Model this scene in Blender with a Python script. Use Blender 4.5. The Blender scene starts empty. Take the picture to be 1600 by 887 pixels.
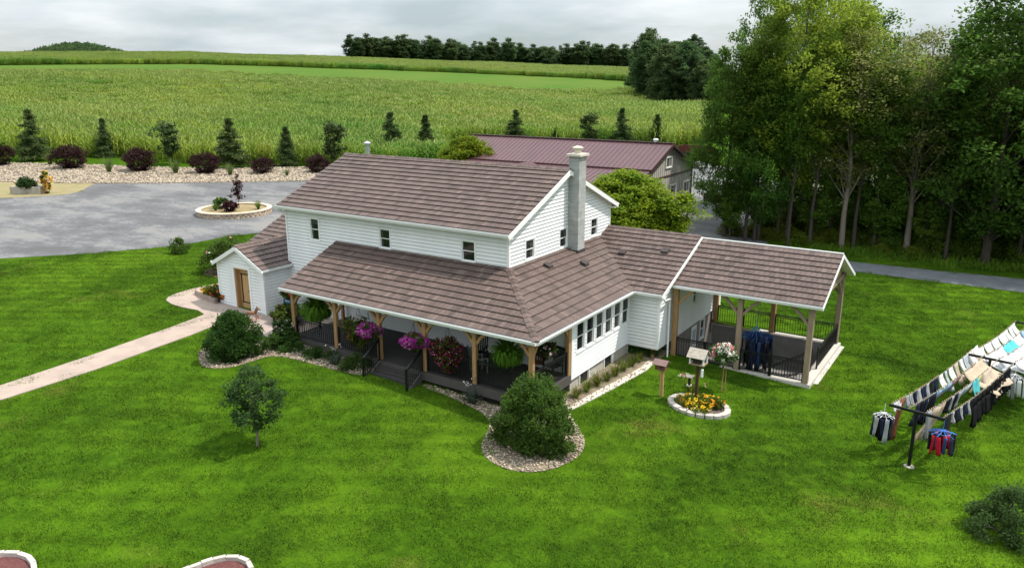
import bpy, math, random
import numpy as np
from mathutils import Vector, Matrix, noise as mnoise
PI = math.pi
rnd = random.Random(7)
rng = np.random.default_rng(11)
sc = bpy.context.scene
col = sc.collection

# ------------------------------------------------------------------ camera
CAM = Vector((16.6916, -24.9614, 11.8931))
FW = Vector((-0.53335958, 0.80534788, -0.25873219))
RT = Vector((0.83407735, 0.55164265, -0.00231475))
UP = Vector((-0.14086354, 0.21703725, 0.96594632))
cd = bpy.data.cameras.new('camera'); cam = bpy.data.objects.new('camera', cd); col.objects.link(cam)
cd.sensor_width = 36; cd.sensor_fit = 'HORIZONTAL'; cd.lens = 1191.87 / 1600 * 36
cd.clip_start = 0.1; cd.clip_end = 9000
R3 = Matrix((RT, UP, -FW)).transposed()
cam.matrix_world = Matrix.Translation(CAM) @ R3.to_4x4()
sc.camera = cam

# ------------------------------------------------------------------ world: thin summer cloud over a Nishita sky
SUN_EL, SUN_AZ = math.radians(60), math.atan2(.8, .6)
w = bpy.data.worlds.new('World'); sc.world = w; w.use_nodes = True
nt = w.node_tree; N = nt.nodes; Lk = nt.links; N.clear()
out = N.new('ShaderNodeOutputWorld'); bg = N.new('ShaderNodeBackground'); bg.inputs[1].default_value = 0.1
sky = N.new('ShaderNodeTexSky'); sky.sky_type = 'NISHITA'; sky.sun_disc = False
sky.sun_elevation = SUN_EL; sky.sun_rotation = SUN_AZ; sky.dust_density = 2.0
tc = N.new('ShaderNodeTexCoord'); sep = N.new('ShaderNodeSeparateXYZ'); Lk.new(tc.outputs['Generated'], sep.inputs[0])
def wm(op, a, b=None, clamp=False):
    n = N.new('ShaderNodeMath'); n.operation = op; n.use_clamp = clamp
    for i, x in enumerate((a, b)):
        if x is None: continue
        if isinstance(x, (int, float)): n.inputs[i].default_value = x
        else: Lk.new(x, n.inputs[i])
    return n.outputs[0]
zc = wm('MAXIMUM', sep.outputs[2], 0.0)
den = wm('ADD', zc, 0.16)
cx_ = wm('DIVIDE', sep.outputs[0], den); cy_ = wm('DIVIDE', sep.outputs[1], den)
cmb = N.new('ShaderNodeCombineXYZ'); Lk.new(cx_, cmb.inputs[0]); Lk.new(cy_, cmb.inputs[1])
n1 = N.new('ShaderNodeTexNoise'); n1.inputs['Scale'].default_value = 1.1; n1.inputs['Detail'].default_value = 9; n1.inputs['Roughness'].default_value = .58
n2 = N.new('ShaderNodeTexNoise'); n2.inputs['Scale'].default_value = 0.9; n2.inputs['Detail'].default_value = 6
mp = N.new('ShaderNodeMapping'); mp.inputs['Location'].default_value = (3.1, 7.7, 1.3); Lk.new(cmb.outputs[0], mp.inputs[0])
Lk.new(cmb.outputs[0], n1.inputs['Vector']); Lk.new(mp.outputs[0], n2.inputs['Vector'])
def wramp(fac, stops):
    r = N.new('ShaderNodeValToRGB'); e = r.color_ramp.elements
    e[0].position, e[0].color = stops[0]; e[1].position, e[1].color = stops[1]
    for p, c in stops[2:]:
        k = e.new(p); k.color = c
    Lk.new(fac, r.inputs[0]); return r.outputs[0]
cfac = wramp(n1.outputs[0], [(.34, (.50, .50, .50, 1)), (.58, (.97, .97, .97, 1))])
ccol = wramp(n2.outputs[0], [(.34, (.50, .59, .63, 1)), (.60, (.88, .925, .95, 1)), (.46, (.66, .735, .775, 1))])
cb = N.new('ShaderNodeMix'); cb.data_type = 'RGBA'; cb.blend_type = 'MULTIPLY'; cb.inputs[0].default_value = 1
Lk.new(ccol, cb.inputs[6])
grad = wm('ADD', wm('MULTIPLY', zc, 2.1), 1.0); grad = wm('MULTIPLY', grad, 6.0)
gc = N.new('ShaderNodeCombineXYZ')
for i in range(3): Lk.new(grad, gc.inputs[i])
Lk.new(gc.outputs[0], cb.inputs[7])
mx = N.new('ShaderNodeMix'); mx.data_type = 'RGBA'; Lk.new(cfac, mx.inputs[0]); Lk.new(sky.outputs[0], mx.inputs[6]); Lk.new(cb.outputs[2], mx.inputs[7])
Lk.new(mx.outputs[2], bg.inputs[0]); Lk.new(bg.outputs[0], out.inputs[0])

# ------------------------------------------------------------------ sun
sl = bpy.data.lights.new('sun', 'SUN'); sl.energy = 3.4; sl.angle = math.radians(1.6); sl.color = (1, .95, .87)
so = bpy.data.objects.new('sun', sl); col.objects.link(so)
TOSUN = Vector((.8 * .5, .6 * .5, .866))
so.rotation_euler = (-TOSUN).to_track_quat('-Z', 'Y').to_euler(); so.location = (20, 20, 60)

# ------------------------------------------------------------------ exposure, sampling
vs = sc.view_settings
sc.display_settings.display_device = 'sRGB'; vs.view_transform = 'Standard'; vs.look = 'None'; vs.gamma = 1; vs.use_curve_mapping = False
vs.exposure = 0.62
cy = sc.cycles
cy.use_denoising = True; cy.max_bounces = 7; cy.diffuse_bounces = 4; cy.glossy_bounces = 2; cy.transmission_bounces = 4; cy.transparent_max_bounces = 6
cy.caustics_reflective = False; cy.caustics_refractive = False; cy.sample_clamp_indirect = 6

# ------------------------------------------------------------------ materials
MATS = {}
def mat(name, c, rough=.7, var=.0, scale=4., c2=None, bump=0., bscale=None, metal=0., spec=.4, rand=0., tone=False, trans=0., stretch=None, detail=4, world=False, rot=0.):
    m = bpy.data.materials.new(name); m.use_nodes = True; t = m.node_tree; n = t.nodes; l = t.links
    b = n['Principled BSDF']; b.inputs['Roughness'].default_value = rough; b.inputs['Metallic'].default_value = metal
    b.inputs['Specular IOR Level'].default_value = spec
    base = n.new('ShaderNodeRGB'); base.outputs[0].default_value = (*c, 1); cur = base.outputs[0]
    tcn = n.new('ShaderNodeTexCoord'); vec = tcn.outputs['Object']
    if world: vec = n.new('ShaderNodeNewGeometry').outputs['Position']
    if stretch:
        mpn = n.new('ShaderNodeMapping'); mpn.inputs['Scale'].default_value = stretch; mpn.inputs['Rotation'].default_value = (0, 0, rot); l.new(vec, mpn.inputs[0]); vec = mpn.outputs[0]
    if c2 is not None or var:
        nz = n.new('ShaderNodeTexNoise'); nz.inputs['Scale'].default_value = scale; nz.inputs['Detail'].default_value = detail; nz.inputs['Roughness'].default_value = .65
        l.new(vec, nz.inputs['Vector'])
        rp = n.new('ShaderNodeMapRange'); rp.inputs[1].default_value = .32; rp.inputs[2].default_value = .68; l.new(nz.outputs[0], rp.inputs[0])
        mxn = n.new('ShaderNodeMix'); mxn.data_type = 'RGBA'; l.new(rp.outputs[0], mxn.inputs[0]); l.new(cur, mxn.inputs[6])
        cc = c2 if c2 is not None else tuple(x * (1 - var) for x in c)
        mxn.inputs[7].default_value = (*cc, 1); cur = mxn.outputs[2]
    if rand or tone:
        hs = n.new('ShaderNodeHueSaturation'); l.new(cur, hs.inputs['Color']); cur = hs.outputs[0]
        if tone:
            at = n.new('ShaderNodeAttribute'); at.attribute_name = 'tone'
            mr = n.new('ShaderNodeMapRange'); mr.inputs[3].default_value = 1 - tone; mr.inputs[4].default_value = 1 + tone
            l.new(at.outputs['Fac'], mr.inputs[0]); l.new(mr.outputs[0], hs.inputs['Value'])
        if rand:
            oi = n.new('ShaderNodeObjectInfo')
            mr = n.new('ShaderNodeMapRange'); mr.inputs[3].default_value = .5 - rand * .02; mr.inputs[4].default_value = .5 + rand * .035
            l.new(oi.outputs['Random'], mr.inputs[0]); l.new(mr.outputs[0], hs.inputs['Hue'])
            if not tone:
                ml = n.new('ShaderNodeMath'); ml.operation = 'MULTIPLY'; ml.inputs[1].default_value = 7.31; l.new(oi.outputs['Random'], ml.inputs[0])
                fr = n.new('ShaderNodeMath'); fr.operation = 'FRACT'; l.new(ml.outputs[0], fr.inputs[0])
                mr2 = n.new('ShaderNodeMapRange'); mr2.inputs[3].default_value = 1 - rand * .35; mr2.inputs[4].default_value = 1 + rand * .35
                l.new(fr.outputs[0], mr2.inputs[0]); l.new(mr2.outputs[0], hs.inputs['Value'])
    l.new(cur, b.inputs['Base Color'])
    if bump:
        nb = n.new('ShaderNodeTexNoise'); nb.inputs['Scale'].default_value = bscale or scale * 4; nb.inputs['Detail'].default_value = 5; l.new(vec, nb.inputs['Vector'])
        bp = n.new('ShaderNodeBump'); bp.inputs['Strength'].default_value = bump; bp.inputs['Distance'].default_value = .03; l.new(nb.outputs[0], bp.inputs['Height']); l.new(bp.outputs[0], b.inputs['Normal'])
    if trans:
        tr = n.new('ShaderNodeBsdfTranslucent'); l.new(cur, tr.inputs[0]); ms = n.new('ShaderNodeMixShader'); ms.inputs[0].default_value = trans
        l.new(b.outputs[0], ms.inputs[1]); l.new(tr.outputs[0], ms.inputs[2]); l.new(ms.outputs[0], n['Material Output'].inputs[0])
    MATS[name] = m
    return m
def leafm(name, c, c2=None, scale=.5, rand=.5, trans=.6, rough=.5, **kw):
    return mat(name, c, rough, c2=c2 or tuple(x * .55 for x in c), scale=scale, rand=rand, trans=trans, spec=.08, detail=3, **kw)
M_white = mat('white_vinyl', (.80, .805, .80), .5, var=.11, scale=.8, stretch=(1.2, 1.2, .35), detail=7)
M_trim = mat('white_trim', (.82, .82, .81), .4, var=.05, scale=2)
M_shingle = mat('metal_shake', (.126, .086, .073), .55, c2=(.098, .071, .062), scale=9, tone=.36, bump=.35, bscale=40, spec=.3)
M_under = mat('roof_underlay', (.045, .035, .034), .8)
M_soffit = mat('soffit', (.74, .74, .73), .6, var=.05, scale=2)
M_wood = mat('timber', (.42, .245, .105), .7, c2=(.29, .165, .07), scale=3, stretch=(6, 6, .8), bump=.2)
M_woodgrey = mat('weathered_timber', (.32, .235, .16), .75, c2=(.22, .165, .115), scale=3, stretch=(6, 6, .8), bump=.2)
M_deck = mat('deck_composite', (.050, .044, .044), .6, var=.25, scale=3)
M_fascia = mat('deck_fascia', (.085, .075, .068), .65, var=.2, scale=2)
M_black = mat('black_metal', (.008, .008, .009), .4)
M_glass = mat('window_glass', (.02, .024, .024), .04, spec=.7)
t_ = M_glass.node_tree; tr_ = t_.nodes.new('ShaderNodeBsdfTransparent'); ms_ = t_.nodes.new('ShaderNodeMixShader'); ms_.inputs[0].default_value = .55
t_.links.new(t_.nodes['Principled BSDF'].outputs[0], ms_.inputs[1]); t_.links.new(tr_.outputs[0], ms_.inputs[2]); t_.links.new(ms_.outputs[0], t_.nodes['Material Output'].inputs[0])
M_roomdark = mat('room_darkness', (.012, .012, .012), .9)  # darkness of an unlit room as a flat colour
M_curt = mat('curtain', (.55, .55, .52), .9, var=.3, scale=6, stretch=(5, 5, .5))
M_block = mat('foundation_block', (.50, .47, .41), .9, c2=(.40, .37, .32), scale=1.5, bump=.3, bscale=30)
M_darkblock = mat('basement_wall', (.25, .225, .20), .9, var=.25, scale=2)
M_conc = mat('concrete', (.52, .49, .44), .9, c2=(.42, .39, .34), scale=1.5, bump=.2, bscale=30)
M_dconc = mat('damp_concrete', (.24, .225, .21), .8, c2=(.15, .142, .135), scale=1.2)  # darker, mottled concrete for the stairwell
M_path = mat('stamped_path', (.37, .285, .235), .85, c2=(.29, .228, .192), scale=1.3, bump=.3, bscale=14)
M_patio = mat('patio_concrete', (.36, .285, .25), .85, c2=(.30, .25, .22), scale=1.0, bump=.25, bscale=12)
M_chim = mat('chimney_block', (.42, .425, .41), .9, c2=(.30, .305, .295), scale=3.5, tone=.12, bump=.3, bscale=40)
M_galv = mat('galvanised', (.55, .56, .56), .35, metal=.8, var=.2)
M_capst = mat('cap_stone', (.62, .56, .47), .85, var=.15)
M_paver = mat('wall_block', (.38, .34, .30), .9, c2=(.48, .44, .40), scale=6, tone=.2, bump=.4, bscale=30)
M_tanblock = mat('tan_block', (.52, .40, .29), .9, c2=(.36, .28, .21), scale=6, tone=.25, bump=.5, bscale=25)
M_mulch = mat('brown_mulch', (.16, .10, .06), .95, c2=(.09, .055, .035), scale=8, bump=.9, bscale=40)
M_redmulch = mat('red_mulch', (.16, .055, .05), .95, c2=(.085, .03, .03), scale=14, bump=.9, bscale=50)
M_soil = mat('garden_soil', (.13, .10, .075), .95, var=.4, scale=5, bump=.6, bscale=30)
M_stone = mat('river_stone', (.36, .295, .22), .85, c2=(.27, .22, .165), scale=30, tone=.5)
M_barnroof = mat('maroon_metal', (.112, .053, .058), .45, c2=(.094, .045, .050), scale=.6, spec=.6)
M_barnwall = mat('greige_metal', (.50, .465, .42), .5, var=.06)
M_barntrim = mat('maroon_trim', (.06, .022, .022), .5)
M_bark = mat('bark', (.085, .067, .05), .95, c2=(.045, .036, .028), scale=4, stretch=(3, 3, .7), bump=.8, bscale=12)
M_barkpale = mat('pale_bark', (.24, .20, .16), .95, c2=(.15, .125, .10), scale=4, stretch=(3, 3, .7), bump=.6, bscale=12)
LEAF = dict(
    mid=leafm('leaf_mid', (.165, .265, .038), scale=.35), yellow=leafm('leaf_yellow', (.29, .38, .042), (.19, .29, .036), scale=.4),
    dark=leafm('leaf_dark', (.13, .23, .038), scale=.35), brown=leafm('leaf_olive', (.27, .28, .09), (.17, .20, .06), scale=.5),
    pine=leafm('needle_pine', (.09, .19, .085), scale=.6, trans=.15), far=leafm('leaf_far', (.105, .165, .060), scale=.2, rand=.7),
    gold=leafm('leaf_gold', (.26, .31, .022), (.13, .21, .022), scale=.9), bush=leafm('leaf_bush', (.125, .195, .034), (.062, .125, .024), scale=2.),
    bushdark=leafm('leaf_bush_dark', (.085, .155, .030), (.045, .095, .022), scale=2.), spruce=leafm('needle_spruce', (.090, .135, .042), scale=1.5, trans=.15),
    barberry=leafm('leaf_barberry', (.052, .022, .020), (.026, .013, .013), scale=1.5, trans=.15), fern=leafm('fern_frond', (.16, .34, .035), scale=3),
    grassy=leafm('ornamental_grass', (.16, .22, .06), scale=3), lily=leafm('daylily_leaf', (.11, .17, .025), (.16, .15, .03), scale=2), hosta=leafm('hosta_leaf', (.06, .115, .035), scale=3),
    silver=leafm('silver_leaf', (.17, .21, .15), scale=3), maroonleaf=leafm('coleus_leaf', (.13, .025, .03), (.06, .015, .02), scale=4), plum=leafm('plum_leaf', (.075, .03, .035), scale=2),
    applegrey=leafm('apple_leaf', (.095, .155, .045), (.05, .095, .03), scale=2.5), lime=leafm('lime_leaf', (.22, .27, .035), scale=4))
FLOW = {}
for k_, c_ in dict(magenta=(.50, .035, .36), red=(.55, .025, .02), crimson=(.30, .02, .045), yellow=(.75, .50, .02), orange=(.72, .19, .01), white=(.82, .78, .70), pink=(.78, .33, .36), mauve=(.52, .26, .42), rust=(.32, .10, .02)).items():
    FLOW[k_] = mat('petal_' + k_, c_, .6, var=.25, scale=15, trans=.25, spec=.2)

# ------------------------------------------------------------------ object helpers
OFF = {}
def prop(o, label=None, cat=None, group=None, kind=None):
    if label: o['label'] = label
    if cat: o['category'] = cat
    if group: o['group'] = group
    if kind: o['kind'] = kind
    return o
def thing(name, label, cat, loc=(0, 0, 0), rz=0, group=None):
    o = bpy.data.objects.new(name, None); o.empty_display_size = .3; col.objects.link(o)
    o.location = loc; o.rotation_euler = (0, 0, rz); OFF[o.name] = Vector(loc)
    return prop(o, label, cat, group)
def link(name, me, parent=None, loc=None):
    o = bpy.data.objects.new(name, me); col.objects.link(o)
    if parent is not None: o.parent = parent; OFF[o.name] = OFF.get(parent.name, Vector())
    if loc is not None: o.location = loc
    return o
def copytree(o, loc, rz=0., scale=None, label=None, group=None):
    r = o.copy(); col.objects.link(r); r.location = loc; r.rotation_euler = (0, 0, rz); OFF[r.name] = Vector(loc)
    if scale is not None: r.scale = scale if hasattr(scale, '__len__') else (scale,) * 3
    if label: r['label'] = label
    if group: r['group'] = group
    for ch in list(o.children):
        c = ch.copy(); col.objects.link(c); c.parent = r
        for g in list(ch.children):
            d = g.copy(); col.objects.link(d); d.parent = c
    return r
class MB:
    def __init__(s): s.v = []; s.f = []; s.m = []; s.t = []
    def add(s, vs_, fs, m=0, t=.5):
        o = len(s.v); s.v += [tuple(x) for x in vs_]
        for f in fs: s.f.append(tuple(i + o for i in f)); s.m.append(m); s.t.append(t)
    def box(s, x0, x1, y0, y1, z0, z1, m=0, t=.5):
        s.add([(x, y, z) for z in (z0, z1) for y in (y0, y1) for x in (x0, x1)], [(0, 2, 3, 1), (4, 5, 7, 6), (0, 1, 5, 4), (2, 6, 7, 3), (0, 4, 6, 2), (1, 3, 7, 5)], m, t)
    def fbox(s, O, u, n, z, a0, a1, d0, d1, c0, c1, m=0, t=.5):      # box in a frame: a along u, d along n, c along z
        P = [Vector(O) + u * a + n * d + z * c for c in (c0, c1) for d in (d0, d1) for a in (a0, a1)]
        s.add(P, [(0, 2, 3, 1), (4, 5, 7, 6), (0, 1, 5, 4), (2, 6, 7, 3), (0, 4, 6, 2), (1, 3, 7, 5)], m, t)
    def bar(s, p, q, w_, h_=None, m=0, t=.5, up=(0, 0, 1)):
        p = Vector(p); q = Vector(q); h_ = h_ or w_; d = (q - p); L = d.length; d.normalize(); up = Vector(up)
        if abs(d.dot(up)) > .98: up = Vector((1, 0, 0))
        a = d.cross(up).normalized(); b = a.cross(d)
        s.fbox(p, d, a, b, 0, L, -w_ / 2, w_ / 2, -h_ / 2, h_ / 2, m, t)
    def tube(s, path, r, n=6, m=0, t=.5, cap=True):
        path = [Vector(p) for p in path]
        rs = r if hasattr(r, '__len__') else [r] * len(path); rings = []
        for i, p in enumerate(path):
            d = (path[min(i + 1, len(path) - 1)] - path[max(i - 1, 0)]).normalized()
            up = Vector((0, 0, 1)) if abs(d.z) < .95 else Vector((1, 0, 0))
            a = d.cross(up).normalized(); b = a.cross(d)
            rings.append([p + (a * math.cos(2 * PI * k / n) + b * math.sin(2 * PI * k / n)) * rs[i] for k in range(n)])
        fs = []
        for i in range(len(path) - 1):
            for k in range(n): fs.append((i * n + k, i * n + (k + 1) % n, (i + 1) * n + (k + 1) % n, (i + 1) * n + k))
        if cap: fs.append(tuple(range(n))[::-1]); fs.append(tuple((len(path) - 1) * n + k for k in range(n)))
        s.add([p for rg in rings for p in rg], fs, m, t)
    def prism(s, poly, vec, m=0, mtop=None, t=.5):
        n = len(poly); P = [Vector(p) for p in poly]; Q = [p + Vector(vec) for p in P]
        s.add(P + Q, [tuple(range(n))], mtop if mtop is not None else m, t)
        o = len(s.v) - 2 * n
        s.f.append(tuple(o + n + i for i in range(n))[::-1]); s.m.append(m); s.t.append(t)
        for i in range(n): s.f.append((o + (i + 1) % n, o + i, o + n + i, o + n + (i + 1) % n)); s.m.append(m); s.t.append(t)
    def lathe(s, c, prof, n=12, m=0, t=.5):
        c = Vector(c); s.add([c + Vector((r * math.cos(2 * PI * k / n), r * math.sin(2 * PI * k / n), z)) for r, z in prof for k in range(n)],
            [(i * n + k, i * n + (k + 1) % n, (i + 1) * n + (k + 1) % n, (i + 1) * n + k) for i in range(len(prof) - 1) for k in range(n)], m, t)
    def build(s, name, mats, parent=None, smooth=False, kind=None, label=None):
        off = OFF.get(parent.name, Vector()) if parent is not None else Vector()
        me = bpy.data.meshes.new(name)
        me.from_pydata([(x - off.x, y - off.y, z - off.z) for x, y, z in s.v], [], s.f)
        mats = mats if isinstance(mats, (list, tuple)) else [mats]
        for mm in mats: me.materials.append(mm)
        me.polygons.foreach_set('material_index', s.m)
        if smooth: me.polygons.foreach_set('use_smooth', [True] * len(s.f))
        at = me.attributes.new('tone', 'FLOAT', 'FACE'); at.data.foreach_set('value', s.t)
        me.update()
        o = link(name, me, parent)
        if kind: o['kind'] = kind
        if label: o['label'] = label
        return o
def quadmesh(name, V, mats, mi=None, tone=None):                      # V: (n,4,3) leaf quads
    n = len(V); me = bpy.data.meshes.new(name)
    me.vertices.add(4 * n); me.vertices.foreach_set('co', np.ascontiguousarray(V, dtype=np.float32).ravel())
    me.loops.add(4 * n); me.loops.foreach_set('vertex_index', np.arange(4 * n, dtype=np.int32))
    me.polygons.add(n); me.polygons.foreach_set('loop_start', np.arange(0, 4 * n, 4, dtype=np.int32))
    for m in (mats if isinstance(mats, (list, tuple)) else [mats]): me.materials.append(m)
    if mi is not None: me.polygons.foreach_set('material_index', np.asarray(mi, dtype=np.int32))
    if tone is not None: me.attributes.new('tone', 'FLOAT', 'FACE').data.foreach_set('value', np.asarray(tone, dtype=np.float32))
    me.update(calc_edges=True); return me
def unit(a): return a / np.maximum(np.linalg.norm(a, axis=-1, keepdims=True), 1e-9)
def leaves(P, size, asp=.55, up=.5, outw=None, droop=0.):             # rhombic leaves at points P
    n = len(P); d = rng.normal(size=(n, 3)); d[:, 2] *= .6; d[:, 2] -= droop
    if outw is not None: d += outw
    d = unit(d); nr = rng.normal(size=(n, 3)); nr[:, 2] += up * 2; sd = unit(np.cross(nr, d))
    L = (size * rng.uniform(.65, 1.35, n))[:, None]; W = L * asp * .5
    mid = P + d * L * .45
    return np.stack([P, mid + sd * W, P + d * L, mid - sd * W], axis=1)

# ------------------------------------------------------------------ terrain height
def sst(a, b, x):
    t = np.clip((x - a) / (b - a), 0, 1); return t * t * (3 - 2 * t)
RK = np.array([0, 106, 132, 180, 240, 300, 350, 400, 470, 560, 720, 1500, 6000.])
ZK = np.array([0, 0, 1.9, 5.3, 9.3, 12.8, 15.3, 18., 22.6, 26.2, 22, 4, -40.])
def rho_px(x, y):
    dx = np.asarray(x, float) - CAM.x; dy = np.asarray(y, float) - CAM.y
    t = dx * FW.x + dy * FW.y; s = dx * RT.x + dy * RT.y
    n = math.hypot(FW.x, FW.y)
    ang = np.arctan2(s, t / n)
    return np.hypot(dx, dy), ang                       # range, azimuth right of the view axis
def ang_px(px): return math.atan((px - 800) / 1191.87 * .966)
def zg(x, y):
    r, a = rho_px(x, y)
    x = np.asarray(x, float)
    z = 1.15 * np.tanh(-(x - 3) / 24)
    k = np.interp(a, [ang_px(300), ang_px(650), ang_px(900), ang_px(1000)], [1., .83, .66, .60])
    far = np.interp(r, RK, ZK)
    lo = np.interp(np.maximum(r - 12, 0), RK, ZK); hi = np.interp(r + 12, RK, ZK); far = (far + lo + hi) / 3
    und = 1.1 * np.sin(r / 21. + a * 7) * sst(110, 190, r) * (1 - sst(330, 380, r))
    h = far * k + und * .8
    side = np.exp(-((np.abs(a) / 1.1) ** 4))
    hill = 20 * np.exp(-(((a - ang_px(125)) / .05) ** 2)) * np.exp(-(((r - 1500) / 330) ** 2)) + 29 * np.exp(-(((a - ang_px(150)) / .15) ** 2)) * np.exp(-(((r - 1480) / 250) ** 2))
    return z + h * side + hill
def Z(x, y): return float(zg(x, y))
def G(x, y, dz=0.): return Vector((x, y, Z(x, y) + dz))
def inpoly(P, poly):
    x, y = P[:, 0], P[:, 1]; c = np.zeros(len(P), bool); n = len(poly)
    for i in range(n):
        x0, y0 = poly[i]; x1, y1 = poly[i - 1]
        if y0 == y1: continue
        c ^= ((y0 > y) != (y1 > y)) & (x < (x1 - x0) * (y - y0) / (y1 - y0) + x0)
    return c
def smoothpoly(poly, it=2):
    for _ in range(it):
        q = []
        for i in range(len(poly)):
            a = poly[i]; b = poly[(i + 1) % len(poly)]
            q += [(a[0] * .75 + b[0] * .25, a[1] * .75 + b[1] * .25), (a[0] * .25 + b[0] * .75, a[1] * .25 + b[1] * .75)]
        poly = q
    return poly
import bmesh
def sheet(name, poly, dz, m, kind='structure', thick=.0, step=1.5, parent=None, smoothit=0):
    if smoothit: poly = smoothpoly(poly, smoothit)
    bm = bmesh.new(); vs_ = [bm.verts.new((x, y, 0)) for x, y in poly]; es = [bm.edges.new((vs_[i], vs_[(i + 1) % len(vs_)])) for i in range(len(vs_))]
    bmesh.ops.triangle_fill(bm, use_beauty=True, edges=es, normal=(0, 0, 1))
    xs = [p[0] for p in poly]; ys = [p[1] for p in poly]
    for ax, lo, hi in ((0, min(xs), max(xs)), (1, min(ys), max(ys))):
        k = math.ceil(lo / step) * step
        while k < hi:
            co = (k, 0, 0) if ax == 0 else (0, k, 0); no = (1, 0, 0) if ax == 0 else (0, 1, 0)
            bmesh.ops.bisect_plane(bm, geom=bm.verts[:] + bm.edges[:] + bm.faces[:], dist=1e-5, plane_co=co, plane_no=no); k += step
    bmesh.ops.recalc_face_normals(bm, faces=bm.faces[:])
    for f in bm.faces:
        if f.normal.z < 0: f.normal_flip()
    if thick:
        r = bmesh.ops.extrude_face_region(bm, geom=bm.faces[:])
        top = {v for v in r['geom'] if isinstance(v, bmesh.types.BMVert)}
        for v in bm.verts: v.co.z = Z(v.co.x, v.co.y) + (dz if v in top else dz - thick)
        bmesh.ops.recalc_face_normals(bm, faces=bm.faces[:])
    else:
        for v in bm.verts: v.co.z = Z(v.co.x, v.co.y) + dz
    off = OFF.get(parent.name, Vector()) if parent is not None else Vector()
    for v in bm.verts: v.co -= off
    me = bpy.data.meshes.new(name); bm.to_mesh(me); bm.free(); me.materials.append(m)
    o = link(name, me, parent)
    if kind: o['kind'] = kind
    return o
# geometry-node scatter of prototype meshes (one object, for what nobody could count)
def scatter(name, P, rot, scl, protos, idx=None, parent=None):
    me = bpy.data.meshes.new(name); me.vertices.add(len(P)); me.vertices.foreach_set('co', np.ascontiguousarray(P, dtype=np.float32).ravel())
    me.attributes.new('rotv', 'FLOAT_VECTOR', 'POINT').data.foreach_set('vector', np.ascontiguousarray(rot, dtype=np.float32).ravel())
    me.attributes.new('sclv', 'FLOAT_VECTOR', 'POINT').data.foreach_set('vector', np.ascontiguousarray(scl, dtype=np.float32).ravel())
    idx = rng.integers(0, len(protos), len(P)) if idx is None else idx
    me.attributes.new('idx', 'INT', 'POINT').data.foreach_set('value', np.asarray(idx, dtype=np.int32))
    o = link(name, me, parent); o['kind'] = 'stuff'
    ng = bpy.data.node_groups.new(name, 'GeometryNodeTree')
    ng.interface.new_socket('Geometry', in_out='INPUT', socket_type='NodeSocketGeometry'); ng.interface.new_socket('Geometry', in_out='OUTPUT', socket_type='NodeSocketGeometry')
    a = ng.nodes.new('NodeGroupInput'); b = ng.nodes.new('NodeGroupOutput'); ip = ng.nodes.new('GeometryNodeInstanceOnPoints')
    cc = bpy.data.collections.new(name + '_kit')
    for k, pm_ in enumerate(protos):
        po = bpy.data.objects.new(f'{name}_{k:02d}', pm_); cc.objects.link(po)
    ci = ng.nodes.new('GeometryNodeCollectionInfo'); ci.inputs['Collection'].default_value = cc; ci.inputs['Separate Children'].default_value = True; ci.inputs['Reset Children'].default_value = True
    def na(nm, ty):
        q = ng.nodes.new('GeometryNodeInputNamedAttribute'); q.data_type = ty; q.inputs[0].default_value = nm; return q.outputs[0]
    e2r = ng.nodes.new('FunctionNodeEulerToRotation'); l = ng.links
    l.new(na('rotv', 'FLOAT_VECTOR'), e2r.inputs[0]); l.new(e2r.outputs[0], ip.inputs['Rotation'])
    l.new(na('sclv', 'FLOAT_VECTOR'), ip.inputs['Scale']); l.new(na('idx', 'INT'), ip.inputs['Instance Index']); ip.inputs['Pick Instance'].default_value = True
    l.new(a.outputs[0], ip.inputs['Points']); l.new(ci.outputs[0], ip.inputs['Instance']); l.new(ip.outputs[0], b.inputs[0])
    md = o.modifiers.new('scatter', 'NODES'); md.node_group = ng
    return o
# ================================================================== GROUND AND ROADS
WELL = (4.50, 10.40, 6.25, 11.80)
def axis(lo, hi, step, far, marks):
    a = list(np.arange(lo, hi + 1e-6, step)); s = step
    q = hi
    while q < far: s *= 1.05; q += s; a.append(q)
    s = step; q = lo
    while q > -far: s *= 1.05; q -= s; a.append(q)
    a = [x for x in a if all(abs(x - k) > .3 for k in marks)] + list(marks)
    return np.array(sorted(a))
gx = axis(-60, 36, 1.5, 4200, WELL[:2]); gy = axis(-30, 60, 1.5, 4200, WELL[2:])
X, Y = np.meshgrid(gx, gy); ZZ = zg(X, Y)
nx, ny = len(gx), len(gy)
vv = np.stack([X, Y, ZZ], -1).reshape(-1, 3); ii = np.arange((nx * ny)).reshape(ny, nx)
cxm = (gx[:-1] + gx[1:]) / 2; cym = (gy[:-1] + gy[1:]) / 2
keep = ~(((cxm > WELL[0]) & (cxm < WELL[1]))[None, :] & ((cym > WELL[2]) & (cym < WELL[3]))[:, None])
ff = np.stack([ii[:-1, :-1], ii[:-1, 1:], ii[1:, 1:], ii[1:, :-1]], -1)[keep]
gme = bpy.data.meshes.new('ground'); gme.from_pydata(vv.tolist(), [], ff.reshape(-1, 4).tolist())
gme.polygons.foreach_set('use_smooth', [True] * len(gme.polygons))
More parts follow.
